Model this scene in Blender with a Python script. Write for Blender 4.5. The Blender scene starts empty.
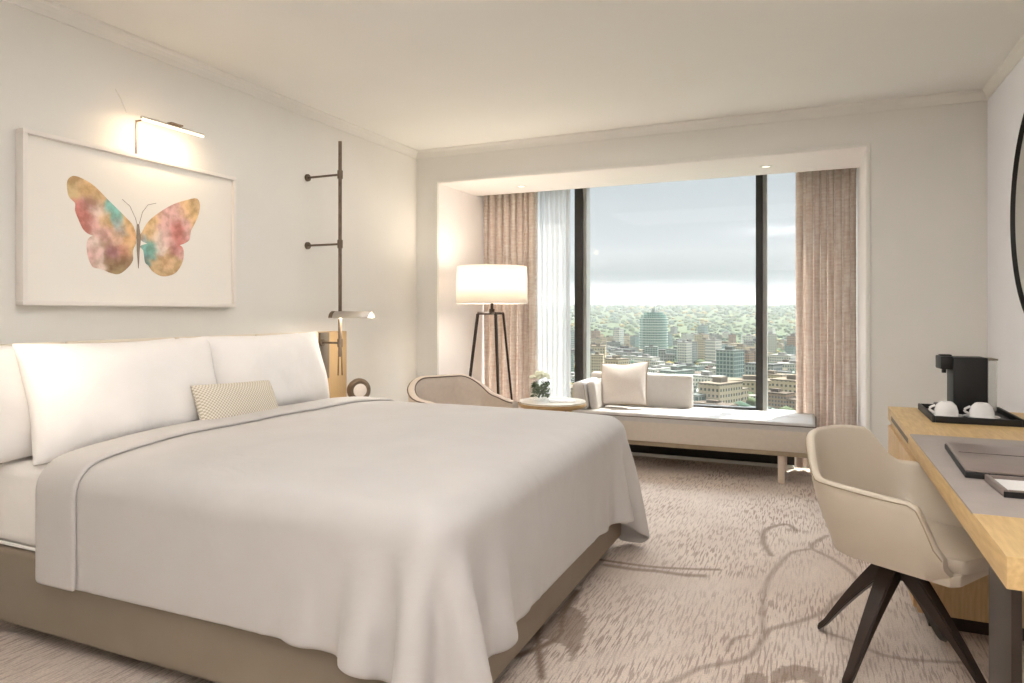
import bpy, bmesh, math, random
import numpy as np
from mathutils import Vector, Matrix, noise
S = bpy.context.scene
COL = S.collection
random.seed(7)
PI = math.pi
R = math.radians

# ------------------------------------------------------------------ camera
cam = bpy.data.cameras.new('camera')
cam_o = bpy.data.objects.new('camera', cam)
COL.objects.link(cam_o)
cam_o.location = (0, 0, 1.25)
cam_o.rotation_euler = (R(90), 0, R(23.6))
cam.sensor_width = 36
cam.lens = 36 * 690 / 1024
cam.shift_y = -(341.5 - 312) / 1024
cam.clip_start = 0.05
cam.clip_end = 30000
S.camera = cam_o

# ------------------------------------------------------------------ world (pale sky with a low cloud band)
def lin(c):
    return tuple((v / 12.92 if v <= .04045 else ((v + .055) / 1.055) ** 2.4) for v in c)
W = bpy.data.worlds.new('sky')
S.world = W
W.use_nodes = True
nt = W.node_tree
nt.nodes.clear()
def nn(t, ty, **k):
    n = t.nodes.new(ty)
    for a, b in k.items():
        setattr(n, a, b)
    return n
out = nn(nt, 'ShaderNodeOutputWorld')
bg = nn(nt, 'ShaderNodeBackground')
tc = nn(nt, 'ShaderNodeTexCoord')
sep = nn(nt, 'ShaderNodeSeparateXYZ')
nt.links.new(tc.outputs['Generated'], sep.inputs[0])
rm = nn(nt, 'ShaderNodeValToRGB')
cr = rm.color_ramp
SKY = [(0.0, (.93, .94, .92)), (.02, (.96, .96, .94)), (.10, (.88, .90, .92)), (.28, (.83, .87, .91)), (.6, (.86, .89, .92)), (1, (.84, .88, .93))]
cr.elements[0].position = 0
cr.elements[0].color = (*lin(SKY[0][1]), 1)
cr.elements[1].position = 1
cr.elements[1].color = (*lin(SKY[-1][1]), 1)
for p, c in SKY[1:-1]:
    e = cr.elements.new(p)
    e.color = (*lin(c), 1)
nt.links.new(sep.outputs['Z'], rm.inputs[0])
mp = nn(nt, 'ShaderNodeMapping')
mp.inputs['Scale'].default_value = (3.0, 3.0, 34)
nt.links.new(tc.outputs['Generated'], mp.inputs[0])
ns = nn(nt, 'ShaderNodeTexNoise')
ns.inputs['Scale'].default_value = 1.1
ns.inputs['Detail'].default_value = 5
nt.links.new(mp.outputs[0], ns.inputs['Vector'])
# band: grey cloud streak just above the horizon
band = nn(nt, 'ShaderNodeMapRange')
band.inputs['From Min'].default_value = .02
band.inputs['From Max'].default_value = .045
b2 = nn(nt, 'ShaderNodeMapRange')
b2.inputs['From Min'].default_value = .085
b2.inputs['From Max'].default_value = .055
nt.links.new(sep.outputs['Z'], band.inputs[0])
nt.links.new(sep.outputs['Z'], b2.inputs[0])
mu = nn(nt, 'ShaderNodeMath', operation='MULTIPLY')
nt.links.new(band.outputs[0], mu.inputs[0])
nt.links.new(b2.outputs[0], mu.inputs[1])
nr = nn(nt, 'ShaderNodeMapRange')
nr.inputs['From Min'].default_value = .30
nr.inputs['From Max'].default_value = .58
nt.links.new(ns.outputs['Fac'], nr.inputs[0])
mu2 = nn(nt, 'ShaderNodeMath', operation='MULTIPLY')
nt.links.new(mu.outputs[0], mu2.inputs[0])
nt.links.new(nr.outputs[0], mu2.inputs[1])
mx = nn(nt, 'ShaderNodeMixRGB')
mx.inputs[2].default_value = (*lin((.66, .69, .71)), 1)
nt.links.new(mu2.outputs[0], mx.inputs[0])
nt.links.new(rm.outputs[0], mx.inputs[1])
nt.links.new(mx.outputs[0], bg.inputs[0])
# the high sky round the sun is far brighter than the hazy strip over the skyline
hs = nn(nt, 'ShaderNodeMapRange', interpolation_type='SMOOTHSTEP')
hs.inputs['From Min'].default_value = .24
hs.inputs['From Max'].default_value = .60
hs.inputs['To Min'].default_value = 0
hs.inputs['To Max'].default_value = 7.8
nt.links.new(sep.outputs['Z'], hs.inputs[0])
hy = nn(nt, 'ShaderNodeMapRange', interpolation_type='SMOOTHSTEP')
hy.inputs['From Min'].default_value = -.35
hy.inputs['From Max'].default_value = .5
nt.links.new(sep.outputs['Y'], hy.inputs[0])
hm = nn(nt, 'ShaderNodeMath', operation='MULTIPLY_ADD')
nt.links.new(hs.outputs[0], hm.inputs[0])
nt.links.new(hy.outputs[0], hm.inputs[1])
hm.inputs[2].default_value = .60
nt.links.new(hm.outputs[0], bg.inputs[1])
nt.links.new(bg.outputs[0], out.inputs[0])

# ------------------------------------------------------------------ sun and added fill lights without fixtures
def area(name, loc, rot, sx, sy, e, col=(1, .93, .85), spread=180):
    l = bpy.data.lights.new(name, 'AREA')
    l.shape = 'RECTANGLE'
    l.size = sx
    l.size_y = sy
    l.energy = e
    l.color = col
    l.spread = R(spread)
    o = bpy.data.objects.new(name, l)
    COL.objects.link(o)
    o.location = loc
    o.rotation_euler = rot
    return o
sl = bpy.data.lights.new('sun', 'SUN')
sl.energy = 9.0
sl.angle = R(1.0)
sl.color = (1, .94, .84)
so = bpy.data.objects.new('sun', sl)
COL.objects.link(so)
so.rotation_euler = Vector((.38, 1, 2.33)).to_track_quat('Z', 'Y').to_euler()
area('ceiling_fill_light', (-.5, .5, 2.5), (R(0), 0, 0), 2.0, 2.0, 2, (1, .97, .94))  # added soft fill under the ceiling, no fixture there
area('ceiling_fill_light', (-1.2, 3.1, 2.56), (R(0), 0, 0), 2.6, 2.2, 16, (1, .975, .95))  # second added ceiling fill, above the bed
area('rear_fill_light', (-1.0, -1.7, 1.6), (R(86), 0, R(12)), 2.6, 1.6, 1.5, (1, .97, .94))  # unseen fill added behind the camera
area('ceiling_bounce_fill', (-.3, .0, 1.95), (R(180), 0, 0), 1.2, 1.2, 60, (1, .985, 1.0), 150)  # added uplight, brightens the room off the ceiling

S.view_settings.view_transform = 'Standard'
S.view_settings.look = 'None'
S.view_settings.gamma = 1
S.view_settings.use_curve_mapping = False
S.view_settings.exposure = 0.41

# ------------------------------------------------------------------ materials
def mat(name, c, rough=.6, metal=0, noise_amt=0, nscale=8, bump=0, bscale=200, spec=.5, emit=None, estr=0, trans=0, sheen=0, alpha=1, stretch=(1, 1, 1), c2=None, wrinkle=0):
    m = bpy.data.materials.new(name)
    m.use_nodes = True
    t = m.node_tree
    b = t.nodes['Principled BSDF']
    b.inputs['Roughness'].default_value = rough
    b.inputs['Metallic'].default_value = metal
    b.inputs['Specular IOR Level'].default_value = spec
    b.inputs['Base Color'].default_value = (*lin(c), 1)
    b.inputs['Sheen Weight'].default_value = sheen
    if trans:
        b.inputs['Transmission Weight'].default_value = trans
    if alpha < 1:
        b.inputs['Alpha'].default_value = alpha
    if emit:
        b.inputs['Emission Color'].default_value = (*lin(emit), 1)
        b.inputs['Emission Strength'].default_value = estr
    co = nn(t, 'ShaderNodeTexCoord')
    ma = nn(t, 'ShaderNodeMapping')
    ma.inputs['Scale'].default_value = stretch
    t.links.new(co.outputs['Object'], ma.inputs[0])
    n = nn(t, 'ShaderNodeTexNoise')
    n.inputs['Scale'].default_value = nscale
    n.inputs['Detail'].default_value = 4
    t.links.new(ma.outputs[0], n.inputs['Vector'])
    if noise_amt or c2:
        c2 = c2 or tuple(max(0, v - noise_amt) for v in c)
        r = nn(t, 'ShaderNodeValToRGB')
        r.color_ramp.elements[0].position = .35
        r.color_ramp.elements[1].position = .65
        r.color_ramp.elements[0].color = (*lin(c2), 1)
        r.color_ramp.elements[1].color = (*lin(c), 1)
        t.links.new(n.outputs['Fac'], r.inputs[0])
        t.links.new(r.outputs[0], b.inputs['Base Color'])
    if bump:
        n2 = nn(t, 'ShaderNodeTexNoise')
        n2.inputs['Scale'].default_value = bscale
        t.links.new(ma.outputs[0], n2.inputs['Vector'])
        bp = nn(t, 'ShaderNodeBump')
        bp.inputs['Strength'].default_value = bump
        bp.inputs['Distance'].default_value = .002
        t.links.new(n2.outputs['Fac'], bp.inputs['Height'])
        t.links.new(bp.outputs[0], b.inputs['Normal'])
        if wrinkle:
            n3 = nn(t, 'ShaderNodeTexNoise')
            n3.inputs['Scale'].default_value = 3.2
            n3.inputs['Detail'].default_value = 3
            n3.inputs['Distortion'].default_value = 1.2
            t.links.new(ma.outputs[0], n3.inputs['Vector'])
            b3 = nn(t, 'ShaderNodeBump')
            b3.inputs['Strength'].default_value = wrinkle
            b3.inputs['Distance'].default_value = .03
            t.links.new(n3.outputs['Fac'], b3.inputs['Height'])
            t.links.new(bp.outputs[0], b3.inputs['Normal'])
            t.links.new(b3.outputs[0], b.inputs['Normal'])
    return m

M = dict(
    wall=mat('warm_wall_paint', (.915, .905, .88), .85, noise_amt=.008, nscale=3, bump=.15, bscale=300),
    wall_r=mat('window_lit_wall_paint', (.95, .95, .965), .8, noise_amt=.008, nscale=3, bump=.1),  # right wall made lighter, window light put into its colour
    ceil=mat('ceiling_paint', (.935, .93, .91), .9, noise_amt=.006, nscale=2),
    trim=mat('trim_paint', (.92, .91, .885), .6, noise_amt=.006),
    bay=mat('bay_lit_paint', (.955, .93, .915), .7, noise_amt=.006),  # lighter than the wall paint, lamp and window brightness put in
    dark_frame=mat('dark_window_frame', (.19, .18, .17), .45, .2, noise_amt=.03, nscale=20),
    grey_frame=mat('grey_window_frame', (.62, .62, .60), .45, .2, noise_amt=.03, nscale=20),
    linen=mat('white_linen', (.965, .95, .935), .85, noise_amt=.012, nscale=6, bump=.25, bscale=500, sheen=.15, wrinkle=.32),
    duvet=mat('duvet_cotton', (.77, .75, .735), .75, noise_amt=.012, nscale=5, bump=.2, bscale=600, sheen=.2, wrinkle=.22),
    base=mat('bed_base_leather', (.56, .51, .445), .5, noise_amt=.02, nscale=5, bump=.2, bscale=400),
    head=mat('headboard_cream', (.90, .86, .79), .6, noise_amt=.015, nscale=8, bump=.2),
    black=mat('black_plastic', (.035, .03, .028), .5, noise_amt=.01, nscale=30),
    bronze=mat('dark_bronze', (.46, .40, .34), .45, .5, noise_amt=.05, nscale=30),
    bronze_l=mat('light_bronze', (.58, .50, .42), .35, .8, noise_amt=.05, nscale=30),
    darkwood=mat('dark_stained_wood', (.20, .145, .115), .35, noise_amt=.05, nscale=14, stretch=(1, 1, .15)),
    steel=mat('dark_steel', (.27, .235, .21), .35, .6, noise_amt=.05, nscale=6),
    oak=mat('light_oak', (.86, .735, .52), .45, nscale=9, stretch=(9, 1, 9), c2=(.80, .665, .46)),
    oak_v=mat('light_oak_upright', (.84, .71, .53), .45, nscale=9, stretch=(9, 9, 1), c2=(.77, .64, .46)),
    tanwood=mat('tan_wall_panel', (.74, .62, .46), .5, nscale=8, stretch=(8, 8, 1), c2=(.75, .63, .45)),
    greypanel=mat('grey_leather_panel', (.47, .43, .38), .5, noise_amt=.03, nscale=12),
    leather=mat('grey_desk_leather', (.66, .62, .595), .5, noise_amt=.02, nscale=14, bump=.2),
    folder=mat('taupe_leather', (.54, .485, .46), .3, noise_amt=.02, nscale=14),
    chair=mat('cream_leather', (.82, .77, .70), .42, noise_amt=.015, nscale=7, bump=.15, bscale=300),
    armchair=mat('pinkish_beige_fabric', (.80, .745, .69), .8, noise_amt=.02, nscale=40, bump=.3),
    piping=mat('taupe_piping', (.42, .36, .32), .7, noise_amt=.03, nscale=60),
    daybed=mat('daybed_fabric', (.75, .73, .71), .8, noise_amt=.015, nscale=30, bump=.3, bscale=350),
    daybed_side=mat('daybed_side_fabric', (.80, .755, .70), .8, noise_amt=.015, nscale=30, bump=.3, bscale=350),
    rail=mat('champagne_rail', (.66, .60, .51), .4, .4, noise_amt=.03, nscale=20),
    whiteleg=mat('pale_champagne_metal', (.86, .80, .74), .35, .3, noise_amt=.02, nscale=20),
    cushion=mat('cushion_weave', (.82, .785, .76), .85, noise_amt=.03, nscale=120, bump=.4, bscale=200),
    stone=mat('white_stone', (.90, .88, .84), .25, noise_amt=.03, nscale=10),
    brass=mat('brushed_brass', (.78, .66, .48), .35, .7, noise_amt=.05, nscale=20),
    green=mat('leaf_green', (.27, .36, .16), .6, nscale=30, c2=(.14, .20, .08)),
    petal=mat('petal_white', (.92, .93, .84), .6, noise_amt=.06, nscale=30),
    paper=mat('paper_white', (.94, .93, .92), .6, noise_amt=.01),
    silver=mat('satin_silver', (.80, .77, .73), .35, .6, noise_amt=.02, nscale=20),
    porcelain=mat('porcelain', (.95, .94, .93), .15, noise_amt=.01, nscale=10),
    frame_white=mat('white_frame', (.94, .915, .885), .5, noise_amt=.008, nscale=12),
    mount=mat('picture_mount', (.955, .935, .90), .8, noise_amt=.006, nscale=5),
    ink=mat('fine_ink', (.62, .56, .50), .8, noise_amt=.05, nscale=30),
    mirror=mat('mirror_glass', (.85, .85, .84), .03, 1, noise_amt=.005, nscale=3),
)
def glow(name, c, s):
    return mat(name, (.9, .88, .85), .5, emit=c, estr=s, noise_amt=.005)
M['tube'] = glow('picture_lamp_tube', (1, .88, .70), 2.6)
M['read'] = glow('reading_lamp_strip', (1, .97, .92), 9)
M['down'] = glow('downlight_glow', (1, .95, .88), 1.6)

def glass_mat():
    m = bpy.data.materials.new('window_glass')
    m.use_nodes = True
    t = m.node_tree
    t.nodes.clear()
    o = nn(t, 'ShaderNodeOutputMaterial')
    mixs = nn(t, 'ShaderNodeMixShader')
    tr = nn(t, 'ShaderNodeBsdfTransparent')
    tr.inputs[0].default_value = (.97, .985, .98, 1)
    gl = nn(t, 'ShaderNodeBsdfGlossy')
    gl.inputs['Roughness'].default_value = .02
    lw = nn(t, 'ShaderNodeLayerWeight')
    lw.inputs[0].default_value = .5
    pw = nn(t, 'ShaderNodeMath', operation='POWER')
    pw.inputs[1].default_value = 4
    t.links.new(lw.outputs['Facing'], pw.inputs[0])
    ma = nn(t, 'ShaderNodeMath', operation='MULTIPLY_ADD')
    ma.inputs[1].default_value = .5
    ma.inputs[2].default_value = .02
    t.links.new(pw.outputs[0], ma.inputs[0])
    t.links.new(ma.outputs[0], mixs.inputs[0])
    t.links.new(tr.outputs[0], mixs.inputs[1])
    t.links.new(gl.outputs[0], mixs.inputs[2])
    t.links.new(mixs.outputs[0], o.inputs[0])
    return m
M['glass'] = glass_mat()
M['tank'] = mat('clear_tank', (.86, .86, .84), .08, alpha=.35)
M['vase'] = mat('clear_vase', (.82, .88, .80), .05, alpha=.07)

def cloth_trans(name, c, tfac, clear=0, streak=None):
    m = bpy.data.materials.new(name)
    m.use_nodes = True
    t = m.node_tree
    t.nodes.clear()
    o = nn(t, 'ShaderNodeOutputMaterial')
    d = nn(t, 'ShaderNodeBsdfDiffuse')
    tl = nn(t, 'ShaderNodeBsdfTranslucent')
    mi = nn(t, 'ShaderNodeMixShader')
    mi.inputs[0].default_value = tfac
    t.links.new(d.outputs[0], mi.inputs[1])
    t.links.new(tl.outputs[0], mi.inputs[2])
    d.inputs[0].default_value = (*lin(c), 1)
    tl.inputs[0].default_value = (*lin(c), 1)
    last = mi
    if streak:
        co = nn(t, 'ShaderNodeTexCoord')
        facs = []
        for sc in ((14, 14, 60), (45, 45, 3.0)):
            ma = nn(t, 'ShaderNodeMapping')
            ma.inputs['Scale'].default_value = sc
            t.links.new(co.outputs['Object'], ma.inputs[0])
            n = nn(t, 'ShaderNodeTexNoise')
            n.inputs['Scale'].default_value = 1
            n.inputs['Detail'].default_value = 5
            t.links.new(ma.outputs[0], n.inputs['Vector'])
            facs.append(n)
        ad = nn(t, 'ShaderNodeMath', operation='ADD')
        t.links.new(facs[0].outputs['Fac'], ad.inputs[0])
        t.links.new(facs[1].outputs['Fac'], ad.inputs[1])
        r = nn(t, 'ShaderNodeValToRGB')
        r.color_ramp.elements[0].position = .0
        r.color_ramp.elements[1].position = 1
        mr = nn(t, 'ShaderNodeMapRange')
        mr.inputs['From Min'].default_value = .72
        mr.inputs['From Max'].default_value = 1.25
        t.links.new(ad.outputs[0], mr.inputs[0])
        t.links.new(mr.outputs[0], r.inputs[0])
        r.color_ramp.elements[0].color = (*lin(streak), 1)
        r.color_ramp.elements[1].color = (*lin(c), 1)
        t.links.new(r.outputs[0], d.inputs[0])
        t.links.new(r.outputs[0], tl.inputs[0])
    if clear:
        tr = nn(t, 'ShaderNodeBsdfTransparent')
        m2 = nn(t, 'ShaderNodeMixShader')
        m2.inputs[0].default_value = clear
        t.links.new(mi.outputs[0], m2.inputs[1])
        t.links.new(tr.outputs[0], m2.inputs[2])
        last = m2
    t.links.new(last.outputs[0], o.inputs[0])
    return m
M['curtain'] = cloth_trans('curtain_weave', (.96, .93, .90), .48, 0, (.86, .79, .745))
M['sheer'] = cloth_trans('sheer_voile', (.90, .90, .90), .55, .28)
M['shade'] = cloth_trans('lampshade_linen', (.97, .95, .92), .6)

def brickish(name, c1, c2, mortar, bw, bh, ms, sum_xy=True):
    m = bpy.data.materials.new(name)
    m.use_nodes = True
    t = m.node_tree
    b = t.nodes['Principled BSDF']
    b.inputs['Roughness'].default_value = .7
    b.inputs['Specular IOR Level'].default_value = .15
    co = nn(t, 'ShaderNodeTexCoord')
    sp = nn(t, 'ShaderNodeSeparateXYZ')
    t.links.new(co.outputs['Object'], sp.inputs[0])
    ad = nn(t, 'ShaderNodeMath', operation='ADD')
    t.links.new(sp.outputs[0], ad.inputs[0])
    t.links.new(sp.outputs[1], ad.inputs[1])
    cb = nn(t, 'ShaderNodeCombineXYZ')
    t.links.new(ad.outputs[0], cb.inputs[0])
    t.links.new(sp.outputs[2], cb.inputs[1])
    br = nn(t, 'ShaderNodeTexBrick')
    br.offset = 0
    br.inputs['Scale'].default_value = 1
    br.inputs['Brick Width'].default_value = bw
    br.inputs['Row Height'].default_value = bh
    br.inputs['Mortar Size'].default_value = ms
    br.inputs['Color1'].default_value = (*lin(c1), 1)
    br.inputs['Color2'].default_value = (*lin(c2), 1)
    br.inputs['Mortar'].default_value = (*lin(mortar), 1)
    t.links.new(cb.outputs[0], br.inputs['Vector'])
    t.links.new(br.outputs[0], b.inputs['Base Color'])
    return m

# ------------------------------------------------------------------ object helpers
def link(name, me, m, parent=None, smooth=False):
    o = bpy.data.objects.new(name, me)
    COL.objects.link(o)
    if m is not None:
        me.materials.append(m)
    if smooth:
        for p in me.polygons:
            p.use_smooth = True
    if parent is not None:
        o.parent = parent
        o.matrix_parent_inverse = Matrix.Identity(4)
    return o
def tag(o, label, cat=None, group=None):
    o['label'] = label
    if cat:
        o['category'] = cat
    if group:
        o['group'] = group
    return o
def thing(name, label, cat, loc=(0, 0, 0), rz=0, group=None):
    o = bpy.data.objects.new(name, None)
    o.empty_display_size = .1
    COL.objects.link(o)
    o.location = loc
    o.rotation_euler = (0, 0, rz)
    return tag(o, label, cat, group)

class B:
    """collects shapes into one mesh"""
    def __init__(s):
        s.bm = bmesh.new()
    def box(s, a, b, bev=0, seg=2, mx=None):
        t = bmesh.new()
        bmesh.ops.create_cube(t, size=1)
        sx, sy, sz = (b[i] - a[i] for i in range(3))
        cx, cy, cz = ((b[i] + a[i]) / 2 for i in range(3))
        bmesh.ops.scale(t, vec=(sx, sy, sz), verts=t.verts)
        bmesh.ops.translate(t, vec=(cx, cy, cz), verts=t.verts)
        if bev:
            bmesh.ops.bevel(t, geom=t.edges[:], offset=bev, segments=seg, affect='EDGES', profile=.6)
        return s._add(t, mx)
    def _add(s, t, mx=None):
        if mx is not None:
            t.transform(mx)
        me = bpy.data.meshes.new('t')
        t.to_mesh(me)
        t.free()
        s.bm.from_mesh(me)
        bpy.data.meshes.remove(me)
        return s
    def cyl(s, p, q, r, r2=None, n=20, cap=True):
        p, q = Vector(p), Vector(q)
        d = q - p
        t = bmesh.new()
        bmesh.ops.create_cone(t, cap_ends=cap, segments=n, radius1=r, radius2=r if r2 is None else r2, depth=d.length)
        mx = Matrix.Translation((p + q) / 2) @ d.to_track_quat('Z', 'Y').to_matrix().to_4x4()
        return s._add(t, mx)
    def lathe(s, prof, n=32, mx=None, cap=False):
        t = bmesh.new()
        rings = []
        for r, z in prof:
            if r < 1e-5:
                rings.append([t.verts.new((0, 0, z))])
            else:
                rings.append([t.verts.new((r * math.cos(2 * PI * i / n), r * math.sin(2 * PI * i / n), z)) for i in range(n)])
        for a, b in zip(rings, rings[1:]):
            for i in range(n):
                j = (i + 1) % n
                if len(a) == 1 and len(b) > 1:
                    t.faces.new((a[0], b[i], b[j]))
                elif len(b) == 1 and len(a) > 1:
                    t.faces.new((a[i], a[j], b[0]))
                elif len(a) > 1:
                    t.faces.new((a[i], a[j], b[j], b[i]))
        bmesh.ops.recalc_face_normals(t, faces=t.faces)
        return s._add(t, mx)
    def tube(s, pts, r, n=8, closed=False):
        t = bmesh.new()
        P_ = [Vector(p) for p in pts]
        rings = []
        up = Vector((0, 0, 1))
        L = len(P_)
        for i, p in enumerate(P_):
            a = P_[i - 1] if (i or closed) else p
            b = P_[(i + 1) % L] if (i < L - 1 or closed) else p
            d = (b - a).normalized()
            u = d.cross(up)
            if u.length < .1:
                u = d.cross(Vector((1, 0, 0)))
            u.normalize()
            v = d.cross(u)
            rr = r(i / (L - 1)) if callable(r) else r
            rings.append([t.verts.new(p + (u * math.cos(2 * PI * k / n) + v * math.sin(2 * PI * k / n)) * rr) for k in range(n)])
        m = L if closed else L - 1
        for i in range(m):
            a, b = rings[i], rings[(i + 1) % L]
            for k in range(n):
                t.faces.new((a[k], a[(k + 1) % n], b[(k + 1) % n], b[k]))
        if not closed:
            t.faces.new(rings[0])
            t.faces.new(rings[-1])
        bmesh.ops.recalc_face_normals(t, faces=t.faces)
        return s._add(t)
    def prism(s, pts, z0, z1, mx=None, bev=0):
        t = bmesh.new()
        vs = [t.verts.new((x, y, z0)) for x, y in pts]
        f = t.faces.new(vs)
        r = bmesh.ops.extrude_face_region(t, geom=[f])
        bmesh.ops.translate(t, vec=(0, 0, z1 - z0), verts=[v for v in r['geom'] if isinstance(v, bmesh.types.BMVert)])
        bmesh.ops.recalc_face_normals(t, faces=t.faces)
        if bev:
            bmesh.ops.bevel(t, geom=t.edges[:], offset=bev, segments=2, affect='EDGES', profile=.6)
        return s._add(t, mx)
    def build(s, name, m, parent=None, smooth=False, angle=40):
        me = bpy.data.meshes.new(name)
        s.bm.to_mesh(me)
        s.bm.free()
        o = link(name, me, m, parent)
        if smooth:
            for p in me.polygons:
                p.use_smooth = True
            me.set_sharp_from_angle(angle=R(angle))
        return o
def bx(name, a, b, m, parent=None, bev=0, seg=2):
    return B().box(a, b, bev, seg).build(name, m, parent, smooth=bev > 0)
def struct(o):
    o['kind'] = 'structure'
    return o
def solid(o, th, offset=0, sub=0):
    md = o.modifiers.new('thickness', 'SOLIDIFY')
    md.thickness = th
    md.offset = offset
    if sub:
        s_ = o.modifiers.new('smooth', 'SUBSURF')
        s_.levels = sub
        s_.render_levels = sub
    return o
def copy_tree(o, parent=None):
    c = o.copy()
    COL.objects.link(c)
    c.parent = parent
    for ch in list(o.children):
        copy_tree(ch, c)
    return c

# ------------------------------------------------------------------ the room
XL, XR, YB, YF, ZC = -3.08, .975, -2.0, 5.03, 2.61
BL, BR, SOF = -2.87, .315, 2.325      # bay left, right, soffit height
GY = 6.15                              # glass plane
struct(bx('wall_left', (XL - .2, YB, 0), (XL, YF, ZC), M['wall']))
struct(bx('wall_right', (XR, YB, 0), (XR + .2, YF, ZC), M['wall_r']))
struct(bx('wall_rear', (XL - .2, YB - .2, 0), (XR + .2, YB, ZC), M['wall']))
struct(bx('ceiling', (XL - .2, YB - .2, ZC), (XR + .2, GY + .10, ZC + .2), M['ceil']))
struct(bx('wall_window_left', (XL - .2, YF, 0), (BL, GY + .2, ZC), M['wall']))
struct(bx('wall_window_right', (BR, YF, 0), (XR + .2, GY + .2, ZC), M['wall']))
struct(bx('wall_header', (BL, YF, SOF), (BR, 5.72, ZC), M['wall']))
struct(bx('wall_window_head', (BL, GY - .03, 2.47), (BR, GY + .09, ZC), M['bay']))
sl_ = struct(bx('wall_sun_block_sill', (BL, 5.955, 0), (-.14, GY + .2, .40), M['dark_frame'], bev=.004))  # raised to ledge height to block sun from the floor
bx('sill_kerb', (BL, 5.925, 0), (-.14, 5.955, .025), M['trim'], sl_, .004)
bx('sill_top', (BL, 5.945, .398), (-.14, GY + .2, .41), M['trim'], sl_, .003)
bx('low_sill', (-.14, 6.03, 0), (BR, GY + .2, .10), M['trim'], sl_)
struct(bx('wall_bay_left', (BL, YF + .002, 0), (BL + .004, 6.0, SOF), M['bay']))  # thin bay linings added to carry the brightened colour
struct(bx('wall_bay_right', (BR - .004, YF + .002, 0), (BR, 6.0, SOF), M['bay']))
struct(bx('ceiling_bay', (BL + .004, YF + .002, SOF - .004), (BR - .004, 5.72, SOF), M['bay']))
# plain bead round the opening of the bay
t = B()
t.box((BR - .0, YF - .012, 0), (BR + .022, YF, SOF + .022), .003)
t.box((BL - .022, YF - .012, 0), (BL, YF, SOF + .022), .003)
t.box((BL, YF - .012, SOF), (BR, YF, SOF + .022), .003)
struct(t.build('trim_1', M['trim']))
# crown moulding, stepped profile
CP = [(0, -.066), (.008, -.066), (.010, -.056), (.013, -.040), (.020, -.022), (.030, -.012), (.032, 0), (0, 0)]
def crown(name, p, q, nrm, m):
    me = bmesh.new()
    ends = []
    for e, base in ((0, p), (1, q)):
        ends.append([me.verts.new((base[0] + nrm[0] * a, base[1] + nrm[1] * a, ZC + b)) for a, b in CP])
    n = len(CP)
    for i in range(n):
        j = (i + 1) % n
        me.faces.new((ends[0][i], ends[0][j], ends[1][j], ends[1][i]))
    me.faces.new(ends[0])
    me.faces.new(ends[1])
    bmesh.ops.recalc_face_normals(me, faces=me.faces)
    b_ = B()
    b_._add(me)
    return struct(b_.build(name, m))
crown('trim_2', (XL, YB), (XL, YF), (1, 0), M['trim'])
crown('trim_3', (XR, YB), (XR, YF), (-1, 0), M['trim'])
crown('trim_4', (XL, YF), (XR, YF), (0, -1), M['trim'])
for nm, a, b in (('baseboard_left', (XL, YB, 0), (XL + .015, YF, .1)), ('baseboard_right', (XR - .015, YB, 0), (XR, YF, .1)),
                 ('baseboard_window', (BR + .022, YF - .015, 0), (XR, YF, .1)), ('baseboard_bay', (BL, YF, 0), (BL + .015, GY - .06, .1))):
    struct(bx(nm, a, b, M['trim'], bev=.003))

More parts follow.
